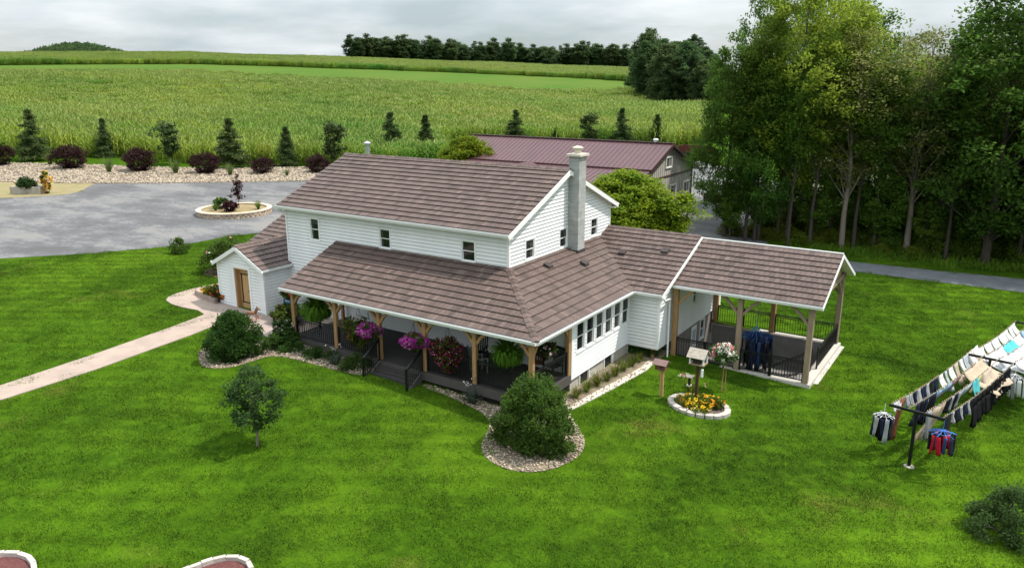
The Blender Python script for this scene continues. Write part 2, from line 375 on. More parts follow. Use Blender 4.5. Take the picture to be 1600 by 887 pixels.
# lawn material: several scales of colour difference in the turf
def lawn_mat(name, a, b, dry, dark):
    m = mat(name, a, .95, spec=.03); t = m.node_tree; n = t.nodes; l = t.links; bs = n['Principled BSDF']
    geo = n.new('ShaderNodeNewGeometry')
    def nz(s, d=4, r=.6):
        q = n.new('ShaderNodeTexNoise'); q.inputs['Scale'].default_value = s; q.inputs['Detail'].default_value = d; q.inputs['Roughness'].default_value = r; l.new(geo.outputs['Position'], q.inputs['Vector']); return q.outputs[0]
    def rg(f, lo, hi, k=1.):
        q = n.new('ShaderNodeMapRange'); q.inputs[1].default_value = lo; q.inputs[2].default_value = hi; q.inputs[4].default_value = k; l.new(f, q.inputs[0]); return q.outputs[0]
    def mixc(f, c1, c2):
        q = n.new('ShaderNodeMix'); q.data_type = 'RGBA'; l.new(f, q.inputs[0])
        for i, c in ((6, c1), (7, c2)):
            if isinstance(c, tuple): q.inputs[i].default_value = (*c, 1)
            else: l.new(c, q.inputs[i])
        return q.outputs[2]
    def mow():
        mp2 = n.new('ShaderNodeMapping'); mp2.inputs['Rotation'].default_value = (0, 0, .95); l.new(geo.outputs['Position'], mp2.inputs[0])
        wv = n.new('ShaderNodeTexWave'); wv.inputs['Scale'].default_value = .30; wv.inputs['Distortion'].default_value = 2.2; wv.inputs['Detail'].default_value = 3; wv.inputs['Detail Scale'].default_value = .6; l.new(mp2.outputs[0], wv.inputs['Vector'])
        return rg(wv.outputs['Fac'], .25, .85, .42)
    c = mixc(rg(nz(.55, 5), .36, .66), a, b); c = mixc(rg(nz(.06, 4), .44, .58, .8), c, tuple(x * .8 for x in b)); c = mixc(rg(nz(.083, 3), .50, .64, .75), c, (a[0] * 1.4, a[1] * 1.28, a[2] * 1.4)); c = mixc(mow(), c, tuple(x * .72 for x in b))
    c = mixc(rg(nz(.14, 5), .50, .66, .85), c, dark)
    c = mixc(rg(nz(.21, 6, .7), .58, .72, .75), c, dry)
    c = mixc(rg(nz(2.6, 4), .45, .75, .45), c, tuple(x * 1.25 for x in a)); c = mixc(rg(nz(11., 3), .42, .66, .36), c, tuple(x * .5 for x in b)); c = mixc(rg(nz(17., 2), .58, .74, .35), c, tuple(x * 1.6 for x in a))
    l.new(c, bs.inputs['Base Color'])
    bp = n.new('ShaderNodeBump'); bp.inputs['Strength'].default_value = .6; bp.inputs['Distance'].default_value = .05; l.new(nz(14., 4), bp.inputs['Height']); l.new(bp.outputs[0], bs.inputs['Normal'])
    return m
M_lawn = lawn_mat('lawn', (.066, .138, .005), (.035, .084, .004), (.10, .112, .016), (.019, .046, .003))  # ground darker than the blades: shade between them painted into the colour
gme.materials.append(M_lawn)
go = link('ground', gme); go['kind'] = 'structure'

LOT = [(-36.1, -3.7), (-32.9, .24), (-30.3, 4.9), (-30.2, 9), (-27.5, 15), (-21, 20.5), (-14, 25), (-7.5, 27.3), (-3.2, 28.3), (.6, 28.8), (1.8, 32), (.8, 37), (1.5, 44), (-.5, 56), (-10, 70), (-22, 78), (-26, 68), (-40, 48), (-46, 41), (-48.6, 32.8), (-53.6, 28.2), (-57.9, 24.9), (-62.1, 21.5), (-66.7, 18.5), (-65.5, 16.9), (-61.5, 15), (-60.6, 12.6), (-63.3, 8.2), (-72, -4), (-62, -28), (-44, -16)]
M_gravel = mat('gravel_lot', (.36, .355, .35), .95, bump=.5, bscale=18)
t_ = M_gravel.node_tree; n_ = t_.nodes; l_ = t_.links
geo_ = n_.new('ShaderNodeNewGeometry'); mp_ = n_.new('ShaderNodeMapping'); mp_.inputs['Rotation'].default_value = (0, 0, -.55); mp_.inputs['Scale'].default_value = (.13, .27, 1); l_.new(geo_.outputs['Position'], mp_.inputs[0])
na_ = n_.new('ShaderNodeTexNoise'); na_.inputs['Scale'].default_value = 1.1; na_.inputs['Detail'].default_value = 8; na_.inputs['Roughness'].default_value = .72; l_.new(mp_.outputs[0], na_.inputs['Vector'])
nb_ = n_.new('ShaderNodeTexNoise'); nb_.inputs['Scale'].default_value = 5; nb_.inputs['Detail'].default_value = 6; l_.new(geo_.outputs['Position'], nb_.inputs['Vector'])
rp_ = n_.new('ShaderNodeValToRGB'); e_ = rp_.color_ramp.elements
e_[0].position = .38; e_[0].color = (.085, .083, .083, 1); e_[1].position = .66; e_[1].color = (.185, .178, .167, 1); k_ = e_.new(.50); k_.color = (.115, .115, .12, 1); k_ = e_.new(.56); k_.color = (.17, .166, .163, 1)
ad_ = n_.new('ShaderNodeMath'); ad_.operation = 'MULTIPLY_ADD'; ad_.inputs[1].default_value = .25; l_.new(nb_.outputs[0], ad_.inputs[0]); l_.new(na_.outputs[0], ad_.inputs[2])
sb_ = n_.new('ShaderNodeMath'); sb_.operation = 'SUBTRACT'; sb_.inputs[1].default_value = .125; l_.new(ad_.outputs[0], sb_.inputs[0]); l_.new(sb_.outputs[0], rp_.inputs[0]); l_.new(rp_.outputs[0], n_['Principled BSDF'].inputs['Base Color'])
sheet('gravel_lot', LOT, .012, M_gravel)
ROAD = [(.9, 28.9), (8.3, 27.6), (17.97, 29.25), (34, 33.0), (60, 40.5), (60, 45.5), (33.5, 37.4), (17.97, 33.05), (8.1, 30.4), (1.6, 31.6)]
M_road = mat('gravel_road', (.155, .163, .175), .95, c2=(.11, .117, .128), scale=1.2, bump=.4, bscale=20)
sheet('gravel_road', ROAD, .016, M_road)
PATH = [(-14.39, -13.21), (-14.77, -9.33), (-15.3, -5.6), (-15.6, -3.95), (-15.75, -3.4), (-16.56, -3.2), (-17.65, -3.38), (-18.56, -3.35), (-19.3, -3.15), (-19.75, -2.75), (-20.0, -2.1), (-20.1, -1.1), (-19.9, .6), (-19.3, 1.3), (-16.9, 1.3), (-16.9, -1.6), (-15.0, -2.0), (-13.9, -4.25), (-13.66, -5.6), (-13.1, -10.3), (-13.0, -13.83), (-13.1, -24), (-14.6, -24)]
sheet('garden_path', PATH, .035, M_path, thick=.12)
PATIO = [(-16.76, -1.73), (-13.9, -4.25), (-11.49, -3.74), (-9.55, -3.62), (-9.55, -.05), (-13.2, -.05), (-13.2, -1.73)]
sheet('patio', PATIO, .045, M_patio, thick=.12)
FOREST = [(60, 48), (33, 39.6), (18, 36.2), (8, 33.6), (3.2, 33.4), (2.4, 37), (2.2, 44), (.5, 56), (-7, 72), (-13, 96), (-30, 190), (60, 260), (190, 170)]
M_forest = mat('forest_floor', (.085, .125, .028), .95, c2=(.055, .062, .022), scale=.35, bump=.5, bscale=6)
sheet('forest_floor', FOREST, .02, M_forest, step=4)
DRY = [(-60.4, 12.7), (-63.3, 8.4), (-72, -3.5), (-84, 0), (-80, 13), (-76, 16.4), (-67, 19.6), (-64.5, 17.2), (-61.5, 14.8)]
M_dry = mat('dry_earth', (.27, .20, .11), .95, c2=(.19, .185, .07), scale=.9, bump=.5, bscale=8)
sheet('dry_earth_patch', DRY, .014, M_dry, smoothit=1)
HSTRIP = [(-48.6, 32.8), (-53.6, 28.2), (-57.9, 24.9), (-62.1, 21.5), (-66.7, 18.5), (-70.3, 16.2), (-77.9, 12), (-90, 5), (-100, 11), (-90.5, 19.6), (-87.2, 22.6), (-81.6, 26), (-75.6, 29.2), (-69.5, 32.2), (-64.6, 35.8), (-58.6, 41), (-44, 52), (-40, 46.4)]
M_bedsoil = mat('bed_soil', (.24, .19, .13), .95, c2=(.16, .13, .09), scale=3, bump=.5, bscale=10)
sheet('hedge_bed', HSTRIP, .018, M_bedsoil)
BEDL = [(-10.51, -7.38), (-10.01, -7.55), (-9.3, -7.3), (-8.95, -6.55), (-8.93, -5.75), (-8.85, -5.15), (-8.15, -4.76), (-6.35, -4.62), (-4.75, -4.40), (-4.30, -4.25), (-4.42, -3.25), (-9.7, -3.3), (-9.9, -3.75), (-11.2, -4.4), (-12.15, -5.4), (-11.7, -6.6)]
BEDR = [(-1.78, -3.6), (-.4, -3.68), (1.0, -3.9), (1.78, -4.15), (2.34, -4.67), (2.67, -5.6), (3.06, -6.3), (3.72, -6.75), (4.63, -6.8), (5.34, -6.4), (5.79, -5.54), (5.9, -4.52), (5.6, -3.65), (5.01, -3.0), (4.4, -2.5), (3.9, -1.85), (3.85, -.9), (3.15, -.5), (3.0, -3.2), (-1.78, -3.25)]
sheet('stone_bed', BEDL, .015, M_bedsoil, smoothit=1); sheet('stone_bed', BEDR, .015, M_bedsoil, smoothit=1)
STRIP = [(3.12, -1.2), (3.95, -1.75), (4.32, .7), (4.55, 3.4), (4.62, 4.5), (4.6, 6.3), (3.12, 6.3)]
sheet('lily_bed', STRIP, .016, M_bedsoil)
EDGE = [(3.80, -1.85), (4.02, -1.75), (4.28, .0), (4.52, 2.0), (4.68, 3.6), (4.60, 4.6), (4.30, 4.6), (4.36, 3.6), (4.22, 2.1), (4.0, .4)]
sheet('edging_strip', EDGE, .05, mat('pale_edging', (.62, .56, .48), .9, c2=(.48, .43, .36), scale=6, bump=.5, bscale=25), thick=.1)

# ---- river stones
def stone_protos(n):
    r = []
    for k in range(n):
        bm = bmesh.new(); bmesh.ops.create_icosphere(bm, subdivisions=1, radius=.5)
        sx, sy, sz = rng.uniform(.75, 1.2), rng.uniform(.6, .95), rng.uniform(.4, .65)
        for v in bm.verts:
            f_ = 1 + rng.uniform(-.14, .14); v.co = Vector((v.co.x * sx * f_, v.co.y * sy * f_, v.co.z * sz * f_))
        me = bpy.data.meshes.new('river_stone'); bm.to_mesh(me); bm.free(); me.materials.append(M_stone)
        me.polygons.foreach_set('use_smooth', [True] * len(me.polygons))
        me.attributes.new('tone', 'FLOAT', 'FACE').data.foreach_set('value', [k / (n - 1)] * len(me.polygons)); r.append(me)
    return r
SP = stone_protos(8)
def stones(name, poly, dens, lo, hi, dz=.02):
    xs = [p[0] for p in poly]; ys = [p[1] for p in poly]; n = int((max(xs) - min(xs)) * (max(ys) - min(ys)) * dens)
    P = np.stack([rng.uniform(min(xs), max(xs), n), rng.uniform(min(ys), max(ys), n)], -1); P = P[inpoly(P, poly)]
    P3 = np.column_stack([P, zg(P[:, 0], P[:, 1]) + dz + rng.uniform(0, .025, len(P))]); n = len(P)
    s = rng.uniform(lo, hi, n); s = np.stack([s] * 3, -1)
    scatter(name, P3, np.stack([rng.normal(0, .25, n), rng.normal(0, .25, n), rng.uniform(0, 6.28, n)], -1), s, SP)
BEDLs, BEDRs = smoothpoly(BEDL, 1), smoothpoly(BEDR, 1)
stones('river_stones', BEDLs, 150, .06, .13); stones('river_stones', BEDRs, 150, .06, .13)
stones('river_stones', HSTRIP, 26, .14, .34, .05); stones('river_stones', EDGE, 90, .05, .09, .05)

# ---- turf blades
def grass_protos(n, k, size, hgt, wid):
    r = []
    for q in range(n):
        P = np.column_stack([rng.uniform(-size / 2, size / 2, (k, 2)), np.zeros(k)])
        d = unit(np.column_stack([rng.normal(0, .55, (k, 2)), np.ones(k)])); h = (hgt * rng.uniform(.5, 1.3, k))[:, None]
        sd = unit(np.column_stack([rng.normal(size=(k, 2)), np.zeros(k)])) * wid / 2
        V = np.stack([P - sd, P + sd, P + d * h + sd * .3, P + d * h - sd * .3], 1)
        r.append(quadmesh('turf_tuft', V, M_blade))
    return r
M_blade = lawn_mat('grass_blade', (.112, .212, .018), (.064, .137, .012), (.19, .185, .042), (.036, .078, .009))
GP = grass_protos(6, 520, 1.1, .060, .020)
gxs, gys = np.meshgrid(np.arange(-34, 40, .92), np.arange(-23, 34, .92)); P = np.stack([gxs.ravel(), gys.ravel()], -1) + rng.uniform(-.25, .25, (gxs.size, 2))
dd = np.column_stack([P, zg(P[:, 0], P[:, 1])]) - np.array(CAM); dep = dd @ np.array(FW); uu = dd @ np.array(RT) / dep; vv_ = dd @ np.array(UP) / dep
ok = (dep > 6) & (np.abs(uu) < .78) & (vv_ > -.47)
HOUSE = [(-16.8, -1.7), (-13.2, -1.7), (-13.2, -.1), (-9.9, -3.3), (3.15, -3.3), (3.15, 6), (10.75, 5.9), (10.75, 12.2), (4.5, 14), (-17, 14)]
for pl in (LOT, ROAD, PATH, PATIO, BEDLs, BEDRs, STRIP, HOUSE, FOREST): ok &= ~inpoly(P, pl)
P = P[ok]; n = len(P); s = rng.uniform(.85, 1.2, n)
scatter('lawn_grass', np.column_stack([P, zg(P[:, 0], P[:, 1])]), np.stack([np.zeros(n), np.zeros(n), rng.uniform(0, 6.28, n)], -1), np.stack([s, s, rng.uniform(.7, 1.25, n)], -1), GP)
# ---- rough grass by the road and under the trees
GR = grass_protos(4, 130, 1.5, .42, .05)
rx, ry = np.meshgrid(np.arange(-4, 45, 1.15), np.arange(31, 62, 1.15)); P = np.stack([rx.ravel(), ry.ravel()], -1) + rng.uniform(-.4, .4, (rx.size, 2))
ok = inpoly(P, [(0.5, 33), (3.4, 32.6), (8, 32.2), (18, 34.6), (34, 38.6), (44, 41), (44, 60), (-2, 60), (-1, 44)]) & (rng.random(len(P)) < np.clip(1.3 - (P[:, 1] - 33) / 26, .25, 1)); P = P[ok]; n = len(P)
scatter('rough_grass', np.column_stack([P, zg(P[:, 0], P[:, 1])]), np.stack([np.zeros(n), np.zeros(n), rng.uniform(0, 6.28, n)], -1), np.stack([np.ones(n), np.ones(n), rng.uniform(.5, 1.5, n)], -1), GR)
# ================================================================== CORN
M_corn = leafm('corn_leaf', (.31, .36, .050), (.100, .225, .03), scale=.034, trans=.3, world=True, stretch=(.35, 1.9, 1), rot=-.58)
M_tassel = mat('corn_tassel', (.30, .32, .085), .8, c2=(.17, .26, .05), scale=.03, world=True, stretch=(.55, 1.6, 1))
def corn_patch(size, k, wide=1.):
    V = []; mi = []
    rows = max(1, int(round(size / .76)))
    for q in range(k):
        x = ((q % rows) + .5) / rows * size - size / 2 + rng.normal(0, .05); y = rng.uniform(-size / 2, size / 2); h = rng.normal(2.45, .16); lean = rng.normal(0, .04, 2)
        b = np.array([x, y, 0.]); tp = b + np.array([lean[0] * h, lean[1] * h, h])
        sd = np.array([.025, 0, 0]) * wide; V.append([b - sd, b + sd, tp + sd * .5, tp - sd * .5]); mi.append(0)
        a0 = rng.uniform(0, 6.28)
        for j in range(7):
            f = .22 + .72 * j / 6; o = b + (tp - b) * f; a = a0 + (j % 2) * PI + rng.normal(0, .5); L = rng.uniform(.55, .85) * (1 - .3 * abs(f - .5)); d = np.array([math.cos(a), math.sin(a), 0]); s2 = np.array([-d[1], d[0], 0]) * .055 * wide
            m1 = o + d * L * .45 + np.array([0, 0, .28]); e1 = o + d * L + np.array([0, 0, .02 + .15 * rng.normal()])
            V.append([o - s2 * .6, o + s2 * .6, m1 + s2, m1 - s2]); V.append([m1 - s2, m1 + s2, e1 + s2 * .2, e1 - s2 * .2]); mi += [0, 0]
        for j in range(2):
            d = np.array([rng.normal(0, .16), rng.normal(0, .16), .36]); s2 = np.array([.02, .012, 0]) * wide
            V.append([tp - s2, tp + s2, tp + d + s2, tp + d - s2]); mi.append(1)
    return quadmesh('corn_patch', np.array(V), [M_corn, M_tassel], mi)
CP = [corn_patch(2.6, 40, .9) for _ in range(4)]; CQ = [corn_patch(5.2, 150, 1.15) for _ in range(3)]
def field(name, rmin, rmax, step, protos, cond):
    a0, a1 = ang_px(-170), ang_px(1130); P = []
    r = rmin
    while r < rmax:
        n = int(r * (a1 - a0) / step); a = a0 + (np.arange(n) + rng.uniform(-.2, .2, n)) * (a1 - a0) / n
        th = math.atan2(FW.y, FW.x) - a; rr = r + rng.uniform(-.2, .2, n) * step
        P.append(np.stack([CAM.x + rr * np.cos(th), CAM.y + rr * np.sin(th)], -1)); r += step
    P = np.concatenate(P); rr, aa = rho_px(P[:, 0], P[:, 1]); P = P[cond(P, rr, aa)]; n = len(P)
    s = rng.uniform(.88, 1.12, n); zz = zg(P[:, 0], P[:, 1])
    # gentle differences of growth over the field
    g = 1 + .13 * np.sin(P[:, 0] / 17 + np.sin(P[:, 1] / 23)) * np.sin(P[:, 1] / 29)
    scatter(name, np.column_stack([P, zz]), np.stack([np.zeros(n), np.zeros(n), .35 + rng.integers(0, 2, n) * PI + rng.normal(0, .06, n)], -1), np.stack([s, s, s * g], -1), protos)
A_ = [ang_px(p) for p in (-200, 350, 520, 650, 780, 900, 1010, 1100)]
T1 = lambda a: np.interp(a, A_, [296, 292, 272, 250, 240, 238, 243, 248])
def front(P):
    yb = np.interp(-P[:, 0], [44, 56, 66, 76, 84, 92, 110, 160], [51, 44.5, 36.6, 33.2, 30.6, 24.6, 13, -25]); return yb
BARNB = [(-7, 70), (-8, 46), (-20, 40), (-48, 50), (-44, 68)]
def near_ok(P, r, a): return (P[:, 1] > front(P) + 1.5) & (r < T1(a) - 1) & ((r > 122) | (a < ang_px(690))) & ~inpoly(P, [(-6, 40), (-4, 75), (-24, 95), (-42, 66), (-44, 50)])
field('corn_field', 86, 190, 2.45, CP, near_ok)
field('corn_field', 190, 356, 4.9, CQ, near_ok)
T2 = lambda a: np.interp(a, A_, [398, 398, 394, 388, 384, 374, 352, 340])
field('far_corn_field', 340, 590, 5.0, CQ, lambda P, r, a: (r > T2(a)))
# the mown strip between the two fields
a_ = np.linspace(ang_px(-220), ang_px(1100), 60); th_ = math.atan2(FW.y, FW.x) - a_
inn = [(CAM.x + (T1(q) - 2) * math.cos(t), CAM.y + (T1(q) - 2) * math.sin(t)) for q, t in zip(a_, th_)]; outp = [(CAM.x + (T2(q) + 2) * math.cos(t), CAM.y + (T2(q) + 2) * math.sin(t)) for q, t in zip(a_, th_)]
sheet('meadow_strip', inn + outp[::-1], .25, mat('meadow', (.060, .128, .018), .95, c2=(.092, .138, .024), scale=.06, stretch=(1, .35, 1), bump=.6, bscale=1.5, spec=.03), step=9)

# ================================================================== TREES
def crown_pts(n, prof, lump, squash=.75, seed=0, fill=.35, gaps=0.):
    """leaf-clump centres in the volume under a radius profile; prof = [(height, radius)]"""
    r0 = np.random.default_rng(seed); hs = np.array([p[0] for p in prof]); rs = np.array([p[1] for p in prof])
    C = []
    while len(C) < n:
        h = r0.uniform(hs[0], hs[-1]); R = np.interp(h, hs, rs)
        if r0.uniform(0, rs.max()) > R: continue
        a = r0.uniform(0, 2 * PI); q = R * (r0.uniform(fill, 1.05) ** .6) * (1 + .22 * math.sin(3 * a + h * .6 + seed) + .15 * math.sin(5 * a - h + seed))
        C.append((q * math.cos(a), q * math.sin(a), h))
    C = np.array(C)
    return C
def clumps(C, per, lump, squash=.6):
    n = len(C); r = lump * rng.uniform(.6, 1.35, n)
    d = unit(rng.normal(size=(n, per, 3))) * (rng.random((n, per, 1)) ** .45); d[..., 2] *= squash
    P = (C[:, None, :] + d * r[:, None, None]).reshape(-1, 3); return P, d.reshape(-1, 3)
def leafcrown(name, C, per, lump, size, m, asp=.6, up=1.0, squash=.6, droop=0., mats2=None):
    P, d = clumps(C, per, lump, squash); V = leaves(P, size, asp, up, outw=d * .8, droop=droop)
    if mats2 is None: return quadmesh(name, V, m)
    return quadmesh(name, V, [m] + mats2[0], rng.choice(len(mats2[0]) + 1, len(P), p=mats2[1]))
def limbs(mb, C, base, top, r0, nlimb, n=5, wob=.3):
    """trunk to the top and limbs that reach clump centres"""
    base = Vector(base); top = Vector(top); path = [base + (top - base) * t + Vector((rnd.uniform(-wob, wob) * t, rnd.uniform(-wob, wob) * t, 0)) for t in (0, .06, .2, .4, .6, .8, 1)]
    mb.tube(path, [r0 * 1.35, r0, r0 * .88, r0 * .7, r0 * .5, r0 * .3, r0 * .1], 8)
    H = top.z - base.z
    for k in np.linspace(0, len(C) - 1, nlimb).astype(int):
        c = Vector(C[k]); t = max(.12, min(.93, (c.z - base.z) / H - .16)); i = min(int(t * 6), 5); o = base + (top - base) * t
        j = min(range(7), key=lambda q: abs(path[q].z - o.z)); o = path[j].lerp(path[max(0, min(6, j + (1 if path[j].z < o.z else -1)))], .3)
        mid = o.lerp(c, .5) + Vector((rnd.uniform(-.3, .3), rnd.uniform(-.3, .3), rnd.uniform(-.1, .35))) * (c - o).length * .2
        rr = r0 * .34 * (1.1 - t); mb.tube([o, mid, c], [rr, rr * .6, rr * .2], n, cap=False)
def treeproto(name, prof, nc, per, lump, size, leaf, r0, bark, nlimb, label, cat='tree', seed=1, asp=.6, up=1.0, squash=.6, droop=0., mats2=None, fill=.35, topf=.93):
    C = crown_pts(nc, prof, lump, seed=seed, fill=fill); H = prof[-1][0]
    t = thing(name, label, cat, (0, 0, -500)); OFF[t.name] = Vector()
    mb = MB(); limbs(mb, C[rng.permutation(len(C))], (0, 0, -.3), (0, 0, H * topf), r0, nlimb); mb.build('trunk', bark, t, smooth=True)
    link('crown', leafcrown('crown', C, per, lump, size, leaf, asp, up, squash, droop, mats2), t)
    return t
def pineproto(name, H, R, h0, whorls, per, leaf, r0, label, seed=1, size=.5, lump=.7, cat='tree', irregular=.25, bare=.0):
    r0_ = np.random.default_rng(seed); C = []; mb = MB(); t = thing(name, label, cat, (0, 0, -500)); OFF[t.name] = Vector()
    mb.tube([(0, 0, -.3), (0, 0, H * .5), (0, 0, H * .98)], [r0, r0 * .6, r0 * .06], 7)
    for k in range(whorls):
        f = k / (whorls - 1); z = h0 + (H - h0) * f; nb = max(3, int(7 - 3 * f)); Rr = R * (1 - f) ** .9 + .10
        for j in range(nb):
            a = r0_.uniform(0, 6.28); L = Rr * r0_.uniform(1 - irregular * 2, 1 + irregular * .4)
            if r0_.random() < bare: continue
            e = Vector((math.cos(a) * L, math.sin(a) * L, z + L * (.10 - .28 * (1 - f)))); o = Vector((0, 0, z)); mb.tube([o, o.lerp(e, .55) + Vector((0, 0, .06 * L)), e], [r0 * .16, r0 * .1, r0 * .03], 4, cap=False)
            for q in np.linspace(.3, 1.02, max(2, int(L / (lump * .62)))): C.append(o.lerp(e, q) + Vector((r0_.normal(0, .08) * L, r0_.normal(0, .08) * L, 0)))
    C.append(Vector((0, 0, H - .1))); C.append(Vector((0, 0, H - .3)))
    mb.build('trunk', M_bark, t, smooth=True)
    Ca = np.array([tuple(c) for c in C]); P, d = clumps(Ca, per, lump, .38); P = np.repeat(Ca, per, 0) + (P - np.repeat(Ca, per, 0)) * (.38 + .62 * np.clip(1.15 - np.repeat(Ca[:, 2], per) / H, 0, 1))[:, None]; V = leaves(P, size, .22, .2, outw=d * 1.2 + np.array([0, 0, -.1]))
    link('crown', quadmesh('crown', V, leaf), t); return t
# ================================================================== BUILDING HELPERS
X_, Y_, Z_ = Vector((1, 0, 0)), Vector((0, 1, 0)), Vector((0, 0, 1))
def clip2(poly, axis_, val, keep_less):
    o = []
    for i in range(len(poly)):
        a = poly[i]; b = poly[(i + 1) % len(poly)]; ia = (a[axis_] <= val) == keep_less or abs(a[axis_] - val) < 1e-9; ib = (b[axis_] <= val) == keep_less or abs(b[axis_] - val) < 1e-9
        if ia: o.append(a)
        if ia != ib:
            t = (val - a[axis_]) / (b[axis_] - a[axis_]); o.append((a[0] + (b[0] - a[0]) * t, a[1] + (b[1] - a[1]) * t))
    return o
def area2(p): return abs(sum(p[i][0] * p[i - 1][1] - p[i - 1][0] * p[i][1] for i in range(len(p)))) / 2
def clippoly(sub, clip):                                               # convex clip polygon, counter-clockwise
    if sum(clip[i - 1][0] * clip[i][1] - clip[i][0] * clip[i - 1][1] for i in range(len(clip))) < 0: clip = clip[::-1]
    for i in range(len(clip)):
        a = clip[i]; b = clip[(i + 1) % len(clip)]; o = []
        side = lambda p: (b[0] - a[0]) * (p[1] - a[1]) - (b[1] - a[1]) * (p[0] - a[0])
        for j in range(len(sub)):
            p, q = sub[j], sub[(j + 1) % len(sub)]; sp_, sq = side(p), side(q)
            if sp_ >= 0: o.append(p)
            if (sp_ >= 0) != (sq >= 0): t = sp_ / (sp_ - sq); o.append((p[0] + (q[0] - p[0]) * t, p[1] + (q[1] - p[1]) * t))
        sub = o
        if len(sub) < 3: return []
    return sub
def siding(parent, O, u, n, poly, openings=(), h=.155, m=M_white, name='siding', back=.07, depth=.045, gap=.024):
    """lapped boards: every board a sloped face with a lip; openings = (u0, u1, z0, z1)"""
    O = Vector(O); mb = MB(); zs = [p[1] for p in poly]; z0 = min(zs); z1 = max(zs)
    cuts = sorted(set([z for o in openings for z in o[2:4] if z0 < z < z1]))
    k = 0
    while z0 + k * h < z1:
        lo = z0 + k * h; hi = min(lo + h, z1); hi = max(lo + .01, hi - gap); ed = [lo] + [c for c in cuts if lo + 1e-4 < c < hi - 1e-4] + [hi]; tn = rng.uniform(.3, .7)
        for a, b in zip(ed[:-1], ed[1:]):
            pb = clip2(clip2(poly, 1, a, False), 1, b, True)
            if len(pb) < 3 or area2(pb) < 1e-5: continue
            us = [p[0] for p in pb]; iv = [(min(us), max(us))]
            for o in openings:
                if o[2] <= a + 1e-4 and o[3] >= b - 1e-4:
                    nv = []
                    for s, e in iv:
                        if o[1] <= s or o[0] >= e: nv.append((s, e)); continue
                        if o[0] > s: nv.append((s, o[0]))
                        if o[1] < e: nv.append((o[1], e))
                    iv = nv
            for s, e in iv:
                q = clip2(clip2(pb, 0, s, False), 0, e, True)
                if len(q) < 3 or area2(q) < 1e-5: continue
                V = [O + u * x + Z_ * z + n * (depth - (depth - .003) * (z - lo) / h) for x, z in q]
                mb.add(V, [tuple(range(len(V)))], 0, tn)
                if a == lo:
                    bt = [p for p in q if abs(p[1] - lo) < 1e-6]
                    if len(bt) >= 2:
                        x0, x1 = min(p[0] for p in bt), max(p[0] for p in bt)
                        mb.add([O + u * x0 + Z_ * lo + n * depth, O + u * x1 + Z_ * lo + n * depth, O + u * x1 + Z_ * lo - n * .05, O + u * x0 + Z_ * lo - n * .05], [(0, 1, 2, 3)])
        k += 1
    mb.add([O + u * x + Z_ * z - n * back for x, z in poly], [tuple(range(len(poly)))])
    o = mb.build(name, m, parent, kind='stuff'); return o
def window(parent, O, u, n, x0, x1, z0, z1, two=True, trim=.07, name='window', side=False, curtain=False):
    O = Vector(O); f = MB(); B = lambda a0, a1, d0, d1, c0, c1, mb=f, m=0: mb.fbox(O, u, n, Z_, a0, a1, d0, d1, c0, c1, m)
    B(x0 - trim, x0, -.05, .045, z0 - trim, z1 + trim); B(x1, x1 + trim, -.05, .045, z0 - trim, z1 + trim)
    B(x0, x1, -.05, .042, z1, z1 + trim); B(x0, x1, -.05, .06, z0 - trim, z0)
    fr = f.build(name, M_trim, parent)
    p = MB(); s = MB(); w_ = .035
    def sash(a0, a1, c0, c1, d):
        for q in ((a0, a0 + w_, c0, c1), (a1 - w_, a1, c0, c1), (a0 + w_, a1 - w_, c1 - w_, c1), (a0 + w_, a1 - w_, c0, c0 + w_)): s.fbox(O, u, n, Z_, q[0], q[1], d - .02, d + .015, q[2], q[3])
        g = MB(); g.fbox(O, u, n, Z_, a0 + w_, a1 - w_, d - .012, d - .004, c0 + w_, c1 - w_); g.build('pane', M_glass, fr)
    zm = (z0 + z1) / 2; xm = (x0 + x1) / 2
    if side: sash(x0, xm + .015, z0, z1, .0); sash(xm - .015, x1, z0, z1, -.03)
    elif two: sash(x0, x1, zm - .015, z1, .0); sash(x0, x1, z0, zm + .02, -.03)
    else: sash(x0, x1, z0, z1, -.01)
    s.build('sash', M_trim, fr)
    rm = MB(); rm.fbox(O, u, n, Z_, x0, x1, -.066, -.062, z0, z1); rm.build('dark_backing', M_roomdark, fr)  # near-black sheet behind the glass: room's shade painted, no room built
    if two and rng.random() < .75:
        cu_ = MB(); wd = (x1 - x0) * rng.uniform(.16, .3); cu_.fbox(O, u, n, Z_, x0, x0 + wd, -.061, -.058, z0, z1); cu_.fbox(O, u, n, Z_, x1 - wd, x1, -.061, -.058, z0, z1)
        if rng.random() < .6: cu_.fbox(O, u, n, Z_, x0 + wd, x1 - wd, -.061, -.058, z1 - (z1 - z0) * rng.uniform(.12, .3), z1)
        cu_.build('curtain', M_curt, fr)
    return fr
EX, TW = .36, .215
TONES = [.06, .24, .42, .55, .70, .95]
def shingle_geo(a0, a1, b0, b1, full=True):
    return [(a0, b0 + .07, .002), (a1, b0 + .07, .002), (a1, b0, .058), (a0, b0, .058), (a1, b1, .012), (a0, b1, .012), (a1, b1, .002), (a0, b1, .002)], [(0, 1, 2, 3), (3, 2, 4, 5), (1, 6, 4, 2), (0, 3, 5, 7)]
SH = []
for tn in TONES:
    v_, f_ = shingle_geo(.005, TW - .005, -.03, EX); me = bpy.data.meshes.new('shingle'); me.from_pydata(v_, [], f_); me.materials.append(M_shingle)
    me.attributes.new('tone', 'FLOAT', 'FACE').data.foreach_set('value', [tn] * 4); SH.append(me)
def tone_at(i, k, sd):
    x = mnoise.noise(Vector((i * .62 + sd * 13, k * 7.3, sd))) * .62 + rng.normal(0, .2)
    return int(np.clip((x * .75 + .5) * 6, 0, 5))
CELLS = []
